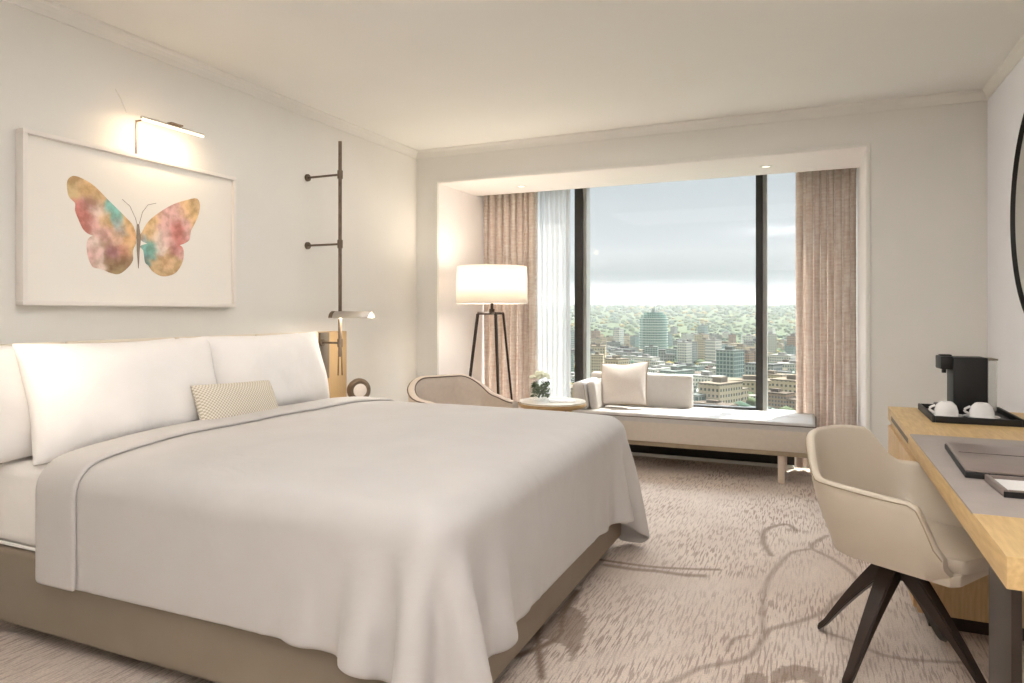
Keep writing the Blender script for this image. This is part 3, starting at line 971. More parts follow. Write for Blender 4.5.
# ------------------------------------------------------------------ picture and its lamp
def frame_pic():
    Y0, Y1, Z0, Z1, X1 = 1.825, 2.99, 1.278, 2.022, -3.028
    pic = thing('framed_picture', 'wide white-framed picture of a watercolour butterfly above the bed', 'picture', (XL, (Y0 + Y1) / 2, Z0))
    def q(x, y, z):
        return (x - XL, y - (Y0 + Y1) / 2, z - Z0)
    f = B()
    w = .020
    f.box(q(XL + .001, Y0, Z0), q(X1, Y1, Z0 + w), .003)
    f.box(q(XL + .001, Y0, Z1 - w), q(X1, Y1, Z1), .003)
    f.box(q(XL + .001, Y0, Z0 + w), q(X1, Y0 + w, Z1 - w), .003)
    f.box(q(XL + .001, Y1 - w, Z0 + w), q(X1, Y1, Z1 - w), .003)
    f.build('frame', M['frame_white'], pic, True)
    pr = bx('print', q(XL + .001, Y0 + w - .002, Z0 + w - .002), q(X1 - .018, Y1 - w + .002, Z1 - w + .002), M['mount'], pic)
    SX = X1 - .018
    LU = [(2.363, 1.598), (2.35, 1.668), (2.307, 1.709), (2.265, 1.742), (2.207, 1.787), (2.152, 1.831), (2.098, 1.855), (2.053, 1.862), (2.025, 1.839), (2.022, 1.802), (2.031, 1.764), (2.060, 1.738), (2.058, 1.708), (2.075, 1.666), (2.098, 1.624), (2.136, 1.603), (2.207, 1.595), (2.29, 1.568)]
    LL = [(2.363, 1.598), (2.29, 1.591), (2.207, 1.614), (2.136, 1.599), (2.113, 1.567), (2.117, 1.509), (2.14, 1.459), (2.183, 1.45), (2.232, 1.434), (2.273, 1.432), (2.315, 1.461), (2.346, 1.502), (2.346, 1.549)]
    RU = [(2.385, 1.608), (2.403, 1.658), (2.439, 1.71), (2.505, 1.763), (2.582, 1.811), (2.663, 1.844), (2.725, 1.862), (2.747, 1.835), (2.741, 1.782), (2.715, 1.726), (2.683, 1.671), (2.678, 1.632), (2.622, 1.602), (2.543, 1.59), (2.467, 1.584)]
    RL = [(2.385, 1.576), (2.467, 1.6), (2.562, 1.605), (2.632, 1.594), (2.642, 1.54), (2.622, 1.488), (2.582, 1.448), (2.514, 1.432), (2.458, 1.453), (2.43, 1.484), (2.412, 1.499), (2.403, 1.554)]
    def spl(pts):
        o_ = []
        n_ = len(pts)
        for i in range(n_):
            p0, p1, p2, p3 = pts[i - 1], pts[i], pts[(i + 1) % n_], pts[(i + 2) % n_]
            for k in range(4):
                u = k / 4
                o_.append(tuple(.5 * (2 * p1[a] + (p2[a] - p0[a]) * u + (2 * p0[a] - 5 * p1[a] + 4 * p2[a] - p3[a]) * u * u + (-p0[a] + 3 * p1[a] - 3 * p2[a] + p3[a]) * u ** 3) for a in (0, 1)))
        return o_
    m = bpy.data.materials.new('watercolour')
    m.use_nodes = True
    t = m.node_tree
    b = t.nodes['Principled BSDF']
    b.inputs['Roughness'].default_value = .8
    at = nn(t, 'ShaderNodeAttribute', attribute_name='paint')
    co = nn(t, 'ShaderNodeTexCoord')
    n1 = nn(t, 'ShaderNodeTexNoise')
    n1.inputs['Scale'].default_value = 22
    n1.inputs['Detail'].default_value = 6
    t.links.new(co.outputs['Object'], n1.inputs['Vector'])
    r = nn(t, 'ShaderNodeValToRGB')
    r.color_ramp.elements[0].position = .38
    r.color_ramp.elements[0].color = (*lin((.86, .80, .74)), 1)
    r.color_ramp.elements[1].position = .62
    r.color_ramp.elements[1].color = (1.12, 1.1, 1.08, 1)
    t.links.new(n1.outputs['Fac'], r.inputs[0])
    mm = nn(t, 'ShaderNodeMixRGB', blend_type='MULTIPLY')
    mm.inputs[0].default_value = .8
    t.links.new(at.outputs['Color'], mm.inputs[1])
    t.links.new(r.outputs[0], mm.inputs[2])
    t.links.new(mm.outputs[0], b.inputs['Base Color'])
    # pools of pigment: (y, z, radius, colour)
    OR, PK, RD, TQ, BL_, BRN, WH, LB = (.91, .76, .53), (.91, .72, .70), (.83, .50, .47), (.50, .78, .74), (.66, .72, .80), (.55, .42, .29), (.93, .85, .80), (.82, .69, .50)
    pool = [(2.06, 1.84, .06, LB), (2.03, 1.80, .05, (.84, .74, .52)), (2.12, 1.81, .05, OR), (2.16, 1.78, .05, LB), (2.12, 1.755, .035, (.72, .52, .50)), (2.15, 1.75, .03, (.72, .55, .54)), (2.08, 1.70, .05, RD), (2.11, 1.66, .05, RD), (2.15, 1.66, .05, PK), (2.17, 1.71, .05, WH),
            (2.20, 1.68, .04, OR), (2.23, 1.745, .035, TQ), (2.25, 1.71, .035, TQ), (2.275, 1.675, .03, (.60, .76, .82)), (2.29, 1.64, .03, BL_), (2.31, 1.67, .05, OR), (2.33, 1.62, .06, (.92, .72, .50)), (2.26, 1.61, .04, (.88, .72, .62)), (2.2, 1.61, .04, PK), (2.15, 1.56, .05, WH), (2.14, 1.52, .05, PK), (2.17, 1.48, .04, WH),
            (2.2, 1.57, .035, (.62, .46, .34)), (2.24, 1.53, .04, (.70, .48, .52)), (2.23, 1.49, .04, BRN), (2.27, 1.45, .04, (.62, .52, .36)), (2.32, 1.50, .04, (.58, .46, .33)), (2.3, 1.54, .04, (.80, .55, .45)), (2.34, 1.56, .04, OR),
            (2.42, 1.64, .05, OR), (2.40, 1.61, .03, BL_), (2.46, 1.70, .05, OR), (2.52, 1.70, .05, PK), (2.56, 1.74, .05, PK), (2.6, 1.79, .05, PK), (2.66, 1.80, .05, OR), (2.72, 1.83, .05, LB), (2.71, 1.76, .05, OR), (2.66, 1.73, .04, PK), (2.59, 1.68, .05, RD), (2.61, 1.64, .05, RD), (2.66, 1.65, .04, PK), (2.55, 1.64, .05, PK), (2.5, 1.63, .05, WH), (2.65, 1.61, .03, RD),
            (2.42, 1.575, .035, TQ), (2.45, 1.56, .04, TQ), (2.43, 1.52, .03, (.45, .62, .62)), (2.5, 1.565, .04, WH), (2.48, 1.48, .05, LB), (2.54, 1.50, .05, (.90, .74, .55)), (2.6, 1.50, .05, LB), (2.56, 1.45, .04, LB), (2.6, 1.57, .03, (.78, .52, .50)), (2.63, 1.54, .03, PK)]
    def wing(pts, dx, name):
        pts = spl(pts)
        bm_ = bmesh.new()
        vs = [bm_.verts.new(q(SX + .0008 + dx, y, z)) for y, z in pts]
        f_ = bm_.faces.new(vs)
        bmesh.ops.triangulate(bm_, faces=[f_])
        for _ in range(4):
            bmesh.ops.subdivide_edges(bm_, edges=[e for e in bm_.edges if e.calc_length() > .012], cuts=1)
            bmesh.ops.triangulate(bm_, faces=bm_.faces)
        bmesh.ops.recalc_face_normals(bm_, faces=bm_.faces)
        me = bpy.data.meshes.new(name)
        bm_.to_mesh(me)
        bm_.free()
        ca = me.color_attributes.new('paint', 'FLOAT_COLOR', 'POINT')
        for i, v in enumerate(me.vertices):
            y = v.co.y + (Y0 + Y1) / 2
            z = v.co.z + Z0
            y += .02 * noise.noise(Vector((y * 30, z * 30, 1)))
            z += .02 * noise.noise(Vector((y * 30, z * 30, 7)))
            ws, c = 0, [0, 0, 0]
            for py, pz, pr_, pc in pool:
                w_ = math.exp(-((y - py) ** 2 + (z - pz) ** 2) / (2 * (pr_ * .5) ** 2)) + 1e-7
                ws += w_
                for a in range(3):
                    c[a] += w_ * pc[a]
            ca.data[i].color = (*lin([.84 * v_ / ws + .14 for v_ in c]), 1)
        return link(name, me, m, pr)
    for pts, dx in ((LU, 0), (LL, .0004), (RU, 0), (RL, .0004)):
        wing(pts, dx, 'butterfly_wing')
    bm_ = bmesh.new()
    vs = [bm_.verts.new(q(SX + .0018, y, z)) for y, z in [(2.367, 1.682), (2.379, 1.683), (2.39, 1.617), (2.383, 1.553), (2.378, 1.465), (2.374, 1.465), (2.367, 1.551), (2.365, 1.63)]]
    bm_.faces.new(vs)
    b_ = B()
    b_._add(bm_)
    b_.build('butterfly_body', M['ink'], pr)
    for pts in (((2.369, 1.682), (2.36, 1.71), (2.33, 1.765), (2.29, 1.792)), ((2.381, 1.683), (2.399, 1.745), (2.43, 1.785), (2.476, 1.80))):
        B().tube([q(SX + .001, y, z) for y, z in pts], .0012, 4).build('butterfly_antenna', M['ink'], pr)
frame_pic()
la = thing('picture_lamp', 'thin glowing bar lamp on a slim stem above the butterfly picture', 'lamp', (-3.03, 2.352, 2.022))
B().cyl((0, 0, 0), (0, 0, .165), .0045).cyl((0, 0, .160), (.075, 0, .160), .0045).build('stem', M['bronze_l'], la, True)
B().cyl((.080, -.035, .162), (.080, .33, .162), .007).build('lamp_bar', M['silver'], la, True)
B().cyl((.083, -.032, .153), (.083, .327, .153), .0065).build('light_tube', M['tube'], la, True)
B().tube([(-.04, -.02, .20), (-.045, -.045, .26), (-.045, -.075, .30)], .002, 6).build('cord', M['trim'], la, True)
B().box((.06, .12, .168), (.10, .19, .176), .002).build('clip', M['bronze_l'], la, True)
l = bpy.data.lights.new('picture_light', 'AREA')
l.shape = 'RECTANGLE'
l.size, l.size_y, l.energy, l.color = .03, .36, 1.0, (1, .74, .48)
o = bpy.data.objects.new('picture_light', l)
COL.objects.link(o)
o.parent = la
o.location = (.083, .148, .142)
o.rotation_euler = (0, R(28), 0)
l = bpy.data.lights.new('picture_glow', 'POINT')
l.energy, l.color, l.shadow_soft_size = .28, (1, .66, .38), .04
o = bpy.data.objects.new('picture_glow', l)
COL.objects.link(o)
o.parent = la
o.location = (.05, .02, .12)

# ------------------------------------------------------------------ tub shells (armchair and desk chair)
def shell(path, ztop, zbot, lean, th, name, m, parent, rim=.5):
    """path: plan points from one arm tip round the back to the other; ztop/zbot functions of t in -1..1; lean: outward shift at top"""
    n = len(path)
    P2 = [Vector((x, y)) for x, y in path]
    rows = []
    for i, p in enumerate(P2):
        a = P2[max(i - 1, 0)]
        b = P2[min(i + 1, n - 1)]
        d = (b - a).normalized()
        nr_ = Vector((-d.y, d.x))           # outward normal
        t_ = -1 + 2 * i / (n - 1)
        zt, zb = ztop(t_), zbot(t_)
        ln = lean(t_)
        row = []
        H_ = zt - zb
        for k in range(9):                  # outer, bottom to top
            f = k / 8
            off = ln * (f ** 1.25) + .018 * math.sin(PI * f)
            row.append((p + nr_ * off, zb + H_ * f))
        for k in range(1, 5):               # rim
            a_ = PI * k / 5
            row.append((p + nr_ * (ln - th / 2 + th / 2 * math.cos(a_)), zt + th * rim * math.sin(a_)))
        for k in range(9):
            f = 1 - k / 8
            off = ln * (f ** 1.25) + .018 * math.sin(PI * f) - th
            row.append((p + nr_ * off, zb + H_ * f))
        rows.append(row)
    bm_ = bmesh.new()
    V_ = [[bm_.verts.new((q.x, q.y, z)) for q, z in row] for row in rows]
    K = len(V_[0])
    for i in range(n - 1):
        for k in range(K):
            kk = (k + 1) % K
            bm_.faces.new((V_[i][k], V_[i + 1][k], V_[i + 1][kk], V_[i][kk]))
    bm_.faces.new(V_[0])
    bm_.faces.new(V_[-1])
    bmesh.ops.recalc_face_normals(bm_, faces=bm_.faces)
    b_ = B()
    b_._add(bm_)
    o_ = b_.build(name, m, parent, True, 60)
    edge = [((r_[8][0] + (r_[8][0] - r_[13][0]) * .06), r_[8][1]) for r_ in rows]
    mid = [((r_[10][0] + r_[11][0]) / 2, (r_[10][1] + r_[11][1]) / 2) for r_ in rows]
    return o_, edge, rows, mid
def upath(hw, back, front, n=41, p=2.5):
    """superelliptic U open towards +x"""
    out_ = []
    for i in range(n):
        t_ = -1 + 2 * i / (n - 1)
        s_ = abs(t_)
        if s_ < .62:
            a_ = (s_ / .62) * PI / 2
            x = -back * abs(math.cos(a_)) ** (2 / p)
            y = hw * abs(math.sin(a_)) ** (2 / p)
        else:
            x = (s_ - .62) / .38 * front
            y = hw
        out_.append((x, -y if t_ < 0 else y))
    return out_
def sstep(a, b, x):
    x = min(1, max(0, (x - a) / (b - a)))
    return x * x * (3 - 2 * x)
# armchair behind the bed
ac = thing('armchair', 'beige tub armchair with dark piping between the bed and the floor lamp', 'armchair', (-2.24, 4.24, 0), R(-32))
o_, edge, rows, mid = shell(upath(.285, .25, .27, p=3.0), lambda t: .795 - .015 * math.cos(t * 3) - .150 * sstep(.12, .66, abs(t)) - .03 * sstep(.6, 1, abs(t)), lambda t: .20, lambda t: .055 * (1 - sstep(.3, .9, abs(t))) + .01, .048, 'shell', M['armchair'], ac, rim=.25)
B().tube([(q.x, q.y, z) for q, z in edge], .0045, 6).build('piping', M['piping'], o_, True)
B().tube([(r_[13][0].x, r_[13][0].y, r_[13][1]) for r_ in rows], .0045, 6).build('piping', M['piping'], o_, True)
B().tube([(r_[0].x, r_[0].y, r_[1]) for r_ in (rows[0][k] for k in range(0, 9))], .0045, 6).build('piping', M['piping'], o_, True)
B().box((-.20, -.22, .28), (.28, .22, .44), .05, 4).build('seat_cushion', M['armchair'], ac, True)
B().box((-.19, -.21, .18), (.24, .21, .29), .02).build('seat_base', M['armchair'], ac, True)
for sx, sy in ((-.17, -.18), (-.17, .18), (.21, -.18), (.21, .18)):
    B().cyl((sx * 1.1, sy * 1.1, 0), (sx, sy, .19), .010, .018).build('leg', M['darkwood'], ac, True)

# ------------------------------------------------------------------ floor lamp
fl = thing('floor_lamp', 'tall floor lamp with a lit white drum shade on three dark splayed legs', 'lamp', (-2.36, 5.0, 0))
FR = .285
shm = bmesh.new()
ra = []
for z, r_ in ((1.318, FR), (1.612, FR - .006)):
    ra.append([shm.verts.new((r_ * math.cos(2 * PI * k / 48), r_ * math.sin(2 * PI * k / 48), z)) for k in range(48)])
for k in range(48):
    shm.faces.new((ra[0][k], ra[0][(k + 1) % 48], ra[1][(k + 1) % 48], ra[1][k]))
b_ = B()
b_._add(shm)
sh_ = b_.build('lamp_shade', M['shade'], fl, True)
solid(sh_, .002)
B().lathe([(FR - .003, 1.316), (FR + .002, 1.316), (FR + .002, 1.324), (FR - .003, 1.324), (FR - .003, 1.316)], 48).build('rim', M['frame_white'], sh_, True)
for k, az in enumerate((-165, -50, 62)):
    a_ = R(az)
    ca, sa = math.cos(a_), math.sin(a_)
    b_ = B()
    top = Vector((.115 * ca, .115 * sa, 1.235))
    bot = Vector((.27 * ca, .27 * sa, 0))
    b_.cyl(bot, top, .010, .013, 4)
    b_.cyl((0, 0, 1.240), (.118 * ca, .118 * sa, 1.240), .011, n=4)
    b_.build('leg', M['darkwood'], fl, True)
B().cyl((0, 0, 1.23), (0, 0, 1.42), .012).cyl((0, 0, 1.235), (0, 0, 1.275), .022).build('stem', M['darkwood'], fl, True)
B().lathe([(0, 1.40), (.02, 1.41), (.034, 1.45), (.022, 1.49), (0, 1.50)], 20).build('bulb', glow('bulb_glow', (1, .86, .66), 4), fl, True)
l = bpy.data.lights.new('floor_lamp_light', 'POINT')
l.energy, l.color, l.shadow_soft_size = 13, (1, .86, .70), .13
o = bpy.data.objects.new('floor_lamp_light', l)
COL.objects.link(o)
o.parent = fl
o.location = (0, 0, 1.53)

# ------------------------------------------------------------------ side table with vase and magazine
st = thing('side_table', 'round white-topped side table with a brass edge left of the daybed', 'table', (-1.845, 5.0, 0))
ST = .565
B().lathe([(0, ST - .022), (.235, ST - .022), (.255, ST - .012), (.258, ST), (0, ST)], 48).build('table_top', M['stone'], st, True)
B().lathe([(.20, ST - .045), (.245, ST - .045), (.262, ST - .030), (.262, ST - .012), (.250, ST - .012), (.20, ST - .030), (.20, ST - .045)], 48).build('edge_band', M['brass'], st, True)
for az in (-20, 100, 220):
    a_ = R(az)
    B().cyl((.17 * math.cos(a_), .17 * math.sin(a_), 0), (.17 * math.cos(a_), .17 * math.sin(a_), ST - .03), .022, n=16).build('leg', M['brass'], st, True)
vs_ = thing('flower_vase', 'clear round glass bowl with green leaves and white blossoms on the side table', 'vase', (-1.935, 4.97, ST))
vs_.scale = (1.18,) * 3
B().lathe([(0, .003), (.04, .003), (.07, .03), (.078, .07), (.06, .115), (.045, .13), (.042, .128), (.057, .113), (.074, .07), (.067, .033), (.038, .008), (0, .008)], 32).build('glass_bowl', M['vase'], vs_, True)
rnd = random.Random(3)
lv = B()
for k in range(90):
    a_, r_, z_ = rnd.uniform(0, 6.28), .06 * rnd.random() ** .5, rnd.uniform(.03, .115)
    lm = Matrix.Translation((r_ * math.cos(a_), r_ * math.sin(a_), z_)) @ Matrix.Rotation(rnd.uniform(0, 6.28), 4, 'Z') @ Matrix.Rotation(rnd.uniform(-1.2, 1.2), 4, 'X') @ Matrix.Diagonal((.011, .022, .004, 1))
    tb = bmesh.new()
    bmesh.ops.create_icosphere(tb, subdivisions=1, radius=1)
    lv._add(tb, lm)
lv.build('leaves', M['green'], vs_, True)
fp = B()
for k in range(60):
    a_, r_ = rnd.uniform(0, 6.28), .062 * rnd.random() ** .5
    z_ = .135 + .06 * math.sqrt(max(0, 1 - (r_ / .066) ** 2)) * rnd.uniform(.4, 1)
    tb = bmesh.new()
    bmesh.ops.create_icosphere(tb, subdivisions=1, radius=1)
    fp._add(tb, Matrix.Translation((r_ * math.cos(a_), r_ * math.sin(a_), z_)) @ Matrix.Rotation(rnd.uniform(0, 3), 4, 'X') @ Matrix.Diagonal((.013, .013, .007, 1)))
fp.build('blossoms', M['petal'], vs_, True)
mg = thing('magazine', 'thin white magazine lying on the round side table beside the vase', 'magazine', (-1.77, 5.01, ST), R(20))
bx('cover', (-.10, -.075, 0), (.10, .075, .009), M['paper'], mg, .001)
bx('pages', (-.098, -.073, .0015), (.101, .076, .0075), M['petal'], mg)

# ------------------------------------------------------------------ daybed
db = thing('daybed', 'long cream daybed with a low back at its left end, standing at the window', 'daybed', (-.89, 5.62, 0))
def D(x, y, z):
    return (x + .89, y - 5.62, z)
DX0, DX1, DY0, DY1 = -1.82, .015, 5.32, 5.915
B().box(D(DX0, DY0, .245), D(DX1, DY1, .40), .012, 2).build('seat_box', M['daybed_side'], db, True)
# tufted seat pad
def tufted():
    nx_, ny_ = 120, 42
    vs, fs = [], []
    tufts = [(DX0 + .32 + i * .245 + (.0 if r_ % 2 == 0 else .1225), DY0 + .16 + r_ * .16) for r_ in range(3) for i in range(6)]
    for j in range(ny_ + 1):
        for i in range(nx_ + 1):
            x = DX0 + (DX1 - DX0) * i / nx_
            y = DY0 + (DY1 - DY0) * j / ny_
            z = .455
            for tx, ty in tufts:
                dd = (x - tx) ** 2 + (y - ty) ** 2
                z -= .014 * math.exp(-dd / (2 * .018 ** 2)) + .004 * math.exp(-dd / (2 * .05 ** 2))
            e = min(x - DX0, DX1 - x, y - DY0, DY1 - y)
            if e < .02:
                z -= .02 * (1 - math.sqrt(max(0, 1 - (1 - e / .02) ** 2)))
            vs.append(D(x, y, z))
    for j in range(ny_):
        for i in range(nx_):
            a = j * (nx_ + 1) + i
            fs.append((a, a + 1, a + nx_ + 2, a + nx_ + 1))
    # skirt down to the box
    per = [i for i in range(nx_ + 1)] + [j * (nx_ + 1) + nx_ for j in range(1, ny_ + 1)] + [ny_ * (nx_ + 1) + i for i in range(nx_ - 1, -1, -1)] + [j * (nx_ + 1) for j in range(ny_ - 1, 0, -1)]
    base = len(vs)
    for p_ in per:
        vs.append((vs[p_][0], vs[p_][1], .396))
    n_ = len(per)
    for k in range(n_):
        fs.append((per[k], base + k, base + (k + 1) % n_, per[(k + 1) % n_]))
    fs.append(tuple(base + k for k in range(n_)))
    me = bpy.data.meshes.new('seat_pad')
    me.from_pydata(vs, [], fs)
    o_ = link('seat_pad', me, M['daybed'], db, True)
    me.set_sharp_from_angle(angle=R(50))
    for tx, ty in tufts:
        if tx > -.95:
            B().lathe([(0, .006), (.007, .005), (.010, 0), (0, -.002)], 12, Matrix.Translation(D(tx, ty, .440))).build('tuft_button', M['daybed'], o_, True)
tufted()
t = B()
t.tube([D(*p) for p in ((DX0, DY0 - .001, .434), (DX1, DY0 - .001, .434))], .004, 6)
t.tube([D(*p) for p in ((DX1 + .001, DY0, .434), (DX1 + .001, DY1, .434))], .004, 6)
t.build('piping', M['piping'], db, True)
B().box(D(DX0 + .15, DY0 + .02, .21), D(DX1 - .02, DY1 - .02, .247), .004).build('frame_rail', M['rail'], db, True)
# low back along the window and padded end arm
B().box(D(-1.79, DY1 - .10, .44), D(-.92, DY1 + .0, .725), .028, 4).build('backrest', M['daybed'], db, True)
ar = B()
ar.box((-.055, -.26, 0), (.055, .26, .235), .045, 5)
am = ar.build('end_arm', M['daybed'], db, True)
am.location = D(-1.735, DY0 + .305, .445)
am.rotation_euler = (0, R(-8), 0)
ar = B()
ar.box((-.035, -.22, 0), (.035, .22, .235), .03, 4)
am2 = ar.build('end_cushion', M['daybed'], db, True)
am2.location = D(-1.64, DY0 + .33, .445)
am2.rotation_euler = (0, R(-10), 0)
for xx in (-.055, .055):
    B().tube([(xx, -.262, .03), (xx, -.262, .16), (xx * .9, -.255, .21)], .003, 6).build('piping', M['rail'], am, True)
for x in (-1.72, -.215):
    for y in (5.40, 5.84):
        B().box(D(x - .024, y - .018, 0), D(x + .024, y + .018, .215), .004).build('leg', M['whiteleg'], db, True)
pillow('cushion', .42, .38, .13, M['cushion'], (-1.455, 5.66, .65), Matrix.Rotation(R(-6), 4, 'Z') @ Matrix.Rotation(R(68), 4, 'X') @ Matrix.Rotation(R(5), 4, 'Z'), 'square off-white cushion propped at the left end of the daybed', 'cushion', seed=9, dent=.12, piping=M['rail'])

# ------------------------------------------------------------------ desk
dk = thing('desk', 'light oak desk with grey leather inlay, steel leg and cabinet under the round mirror', 'desk', (.36, 1.70, 0))
def K_(x, y, z):
    return (x - .36, y - 1.70, z)
b_ = B()
b_.box(K_(.362, 1.70, .682), K_(XR - .004, 4.15, .745), .003)
top = b_.build('desk_top', M['oak'], dk, True)
bx('leather_inlay', K_(.3625, 2.03, .7445), K_(XR - .06, 3.245, .7505), M['leather'], top, .001)
tp = B()
tp.box(K_(.362, 1.70, .744), K_(XR - .004, 2.03, .750), .001)
tp.box(K_(.362, 3.245, .744), K_(XR - .004, 4.15, .750), .001)
tp.box(K_(XR - .06, 2.03, .744), K_(XR - .004, 3.245, .750), .001)
tp.build('top_veneer', M['oak'], top)
cb_ = bx('cabinet', K_(.375, 3.12, .07), K_(XR - .004, 4.15, .683), M['oak_v'], dk, .003)
bx('finger_pull_shade', K_(.366, 3.30, .700), K_(.3615, 3.98, .722), M['bronze'], top)  # flat dark strip stands in for shade in the pull recess
for y0, y1 in ((3.135, 3.63), (3.64, 4.135)):
    bx('cabinet_door', K_(.362, y0, .085), K_(.3748, y1, .655), M['oak_v'], cb_, .002)
bx('cabinet_plinth', K_(.42, 3.18, 0), K_(XR - .03, 4.10, .07), M['darkwood'], dk)
lg = B()
lg.box(K_(.392, 1.80, .0), K_(.412, 2.01, .682), .002)
lg.box(K_(XR - .04, 1.80, .0), K_(XR - .02, 2.01, .682), .002)
lg.box(K_(.412, 1.80, .0), K_(XR - .04, 2.01, .015), .002)
lg.build('leg', M['steel'], dk, True)
bx('support_bracket', K_(.40, 3.04, .60), K_(.46, 3.118, .682), M['darkwood'], dk)

# tray, cups, coffee machine
ty = thing('serving_tray', 'black rectangular tray with raised rim on the far end of the desk', 'tray', (.668, 3.86, .75), R(0))
bx('tray_floor', (-.17, -.23, 0), (.17, .23, .008), M['black'], ty, .002)
rb = B()
for a, b in (((-.175, -.235, 0), (-.162, .235, .030)), ((.162, -.235, 0), (.175, .235, .030)), ((-.162, -.235, 0), (.162, -.222, .030)), ((-.162, .222, 0), (.162, .235, .030))):
    rb.box(a, b, .003)
rb.build('rim', M['black'], ty, True)
def cup(loc, rz, label):
    sc = tag(B().lathe([(0, 0), (.030, 0), (.034, .003), (.060, .011), (.062, .014), (.034, .007), (0, .006)], 36).build('saucer', M['porcelain'], None, True), label.replace('coffee cup turned upside down on its', 'round saucer under the upturned cup on the').replace('saucer,', 'tray,'), 'saucer', 'white saucers on the tray')
    sc.location = loc
    sc.scale = (1.15,) * 3
    c = thing('coffee_cup', label, 'cup', (loc[0], loc[1], loc[2] + .008), rz, 'white cups on the tray')
    c.scale = (1.14,) * 3
    B().lathe([(.043, 0), (.044, .003), (.042, .025), (.036, .045), (.024, .058), (.020, .060), (.019, .057), (0, .057), (0, .053), (.02, .054), (.032, .043), (.038, .025), (.040, .003), (.043, 0)], 36).build('cup_body', M['porcelain'], c, True)
    B().tube([(-.040 - .021 * math.sin(PI * k / 10) , 0, .014 + .030 * k / 10) for k in range(11)], .0048, 8).build('handle', M['porcelain'], c, True)
cup((.565, 3.745, .758), R(8), 'white coffee cup turned upside down on its saucer, left of the two')
cup((.705, 3.752, .758), R(8), 'white coffee cup turned upside down on its saucer, right of the two')
cm = thing('coffee_machine', 'black pod coffee machine with a clear water tank on the tray', 'coffee machine', (.685, 3.95, .758), R(4))
bx('body', (-.075, -.06, .0), (.070, .06, .275), M['black'], cm, .008)
bx('brew_head', (-.125, -.055, .215), (-.073, .055, .278), M['black'], cm, .006)
bx('drip_tray', (-.135, -.05, .0), (-.073, .05, .045), M['black'], cm, .005)
bx('lever', (-.12, -.02, .277), (-.07, .02, .285), M['black'], cm, .003)
B().cyl((-.10, 0, .195), (-.10, 0, .216), .010).build('spout', M['black'], cm, True)
tk = B()
tk.box((.0715, -.05, .02), (.108, .05, .262), .006)
tk.build('water_tank', M['tank'], cm, True)
bx('tank_lid', (.0715, -.052, .262), (.112, .052, .270), M['greypanel'], cm, .002)
# folder and paper tray
fo = thing('leather_folder', 'taupe leather desk folder with dark edges lying on the grey inlay', 'folder', (.418, 2.45, .7505), R(-2.5))
bx('base', (0, 0, 0), (.36, .50, .018), M['black'], fo, .003)
bx('cover', (.002, .006, .018), (.362, .498, .025), M['folder'], fo, .004)
bx('crease', (.02, .30, .0245), (.34, .305, .0258), M['black'], fo)
pt = thing('paper_tray', 'small dark tray holding white note paper beside the leather folder', 'tray', (.47, 2.235, .7505), R(2))
bx('tray_floor', (0, 0, 0), (.26, .195, .008), M['folder'], pt, .002)
rb = B()
for a, b in (((0, 0, 0), (.012, .195, .020)), ((.248, 0, 0), (.26, .195, .020)), ((.012, 0, 0), (.248, .012, .020)), ((.012, .183, 0), (.248, .195, .020))):
    rb.box(a, b, .003)
rb.build('rim', M['folder'], pt, True)
bx('front_edge', (0, -.002, 0), (.26, .0, .016), M['black'], pt)
np_ = thing('note_paper', 'stack of white note paper in the small dark tray', 'paper', (.488, 2.255, .7585), R(2))
for k in range(3):
    bx('paper_sheet', (0, 0, k * .002), (.2, .15, k * .002 + .0016), M['paper'], np_)

# round mirror on the right wall
mi = thing('round_mirror', 'large round mirror with thin black frame on the wall above the desk', 'mirror', (XR, 3.80, 1.74))
Rm = Matrix.Rotation(R(-90), 4, 'Y')
B().lathe([(.585, .001), (.600, .001), (.600, .022), (.592, .023), (.590, .012), (.585, .010), (.585, .001)], 96, Rm).build('frame', M['black'], mi, True)
B().lathe([(0, .001), (.589, .001), (.589, .012), (0, .012)], 96, Rm).build('mirror_glass', M['mirror'], mi)

# ------------------------------------------------------------------ desk chair
dc = thing('desk_chair', 'cream leather tub chair on four dark splayed wooden legs at the desk', 'chair', (.275, 2.80, 0), R(-33))
def zt(t_):
    s_ = abs(t_)
    return .795 - .012 * sstep(.08, .28, s_) - .125 * sstep(.24, .44, s_) - .015 * sstep(.5, .85, s_) - .15 * sstep(.87, 1.0, s_)
pth = upath(.215, .195, .27, 57, 2.3)
o_, edge, rows, mid = shell(pth, zt, lambda t: .405 + .02 * (1 - sstep(0, .4, abs(t))) + .03 * sstep(.9, 1, abs(t)), lambda t: .09 * (1 - .45 * sstep(.5, 1, abs(t))), .030, 'shell', M['chair'], dc, rim=.4)
B().tube([(q.x, q.y, z + .001) for q, z in edge], .0022, 6).build('seam', M['rail'], o_, True)
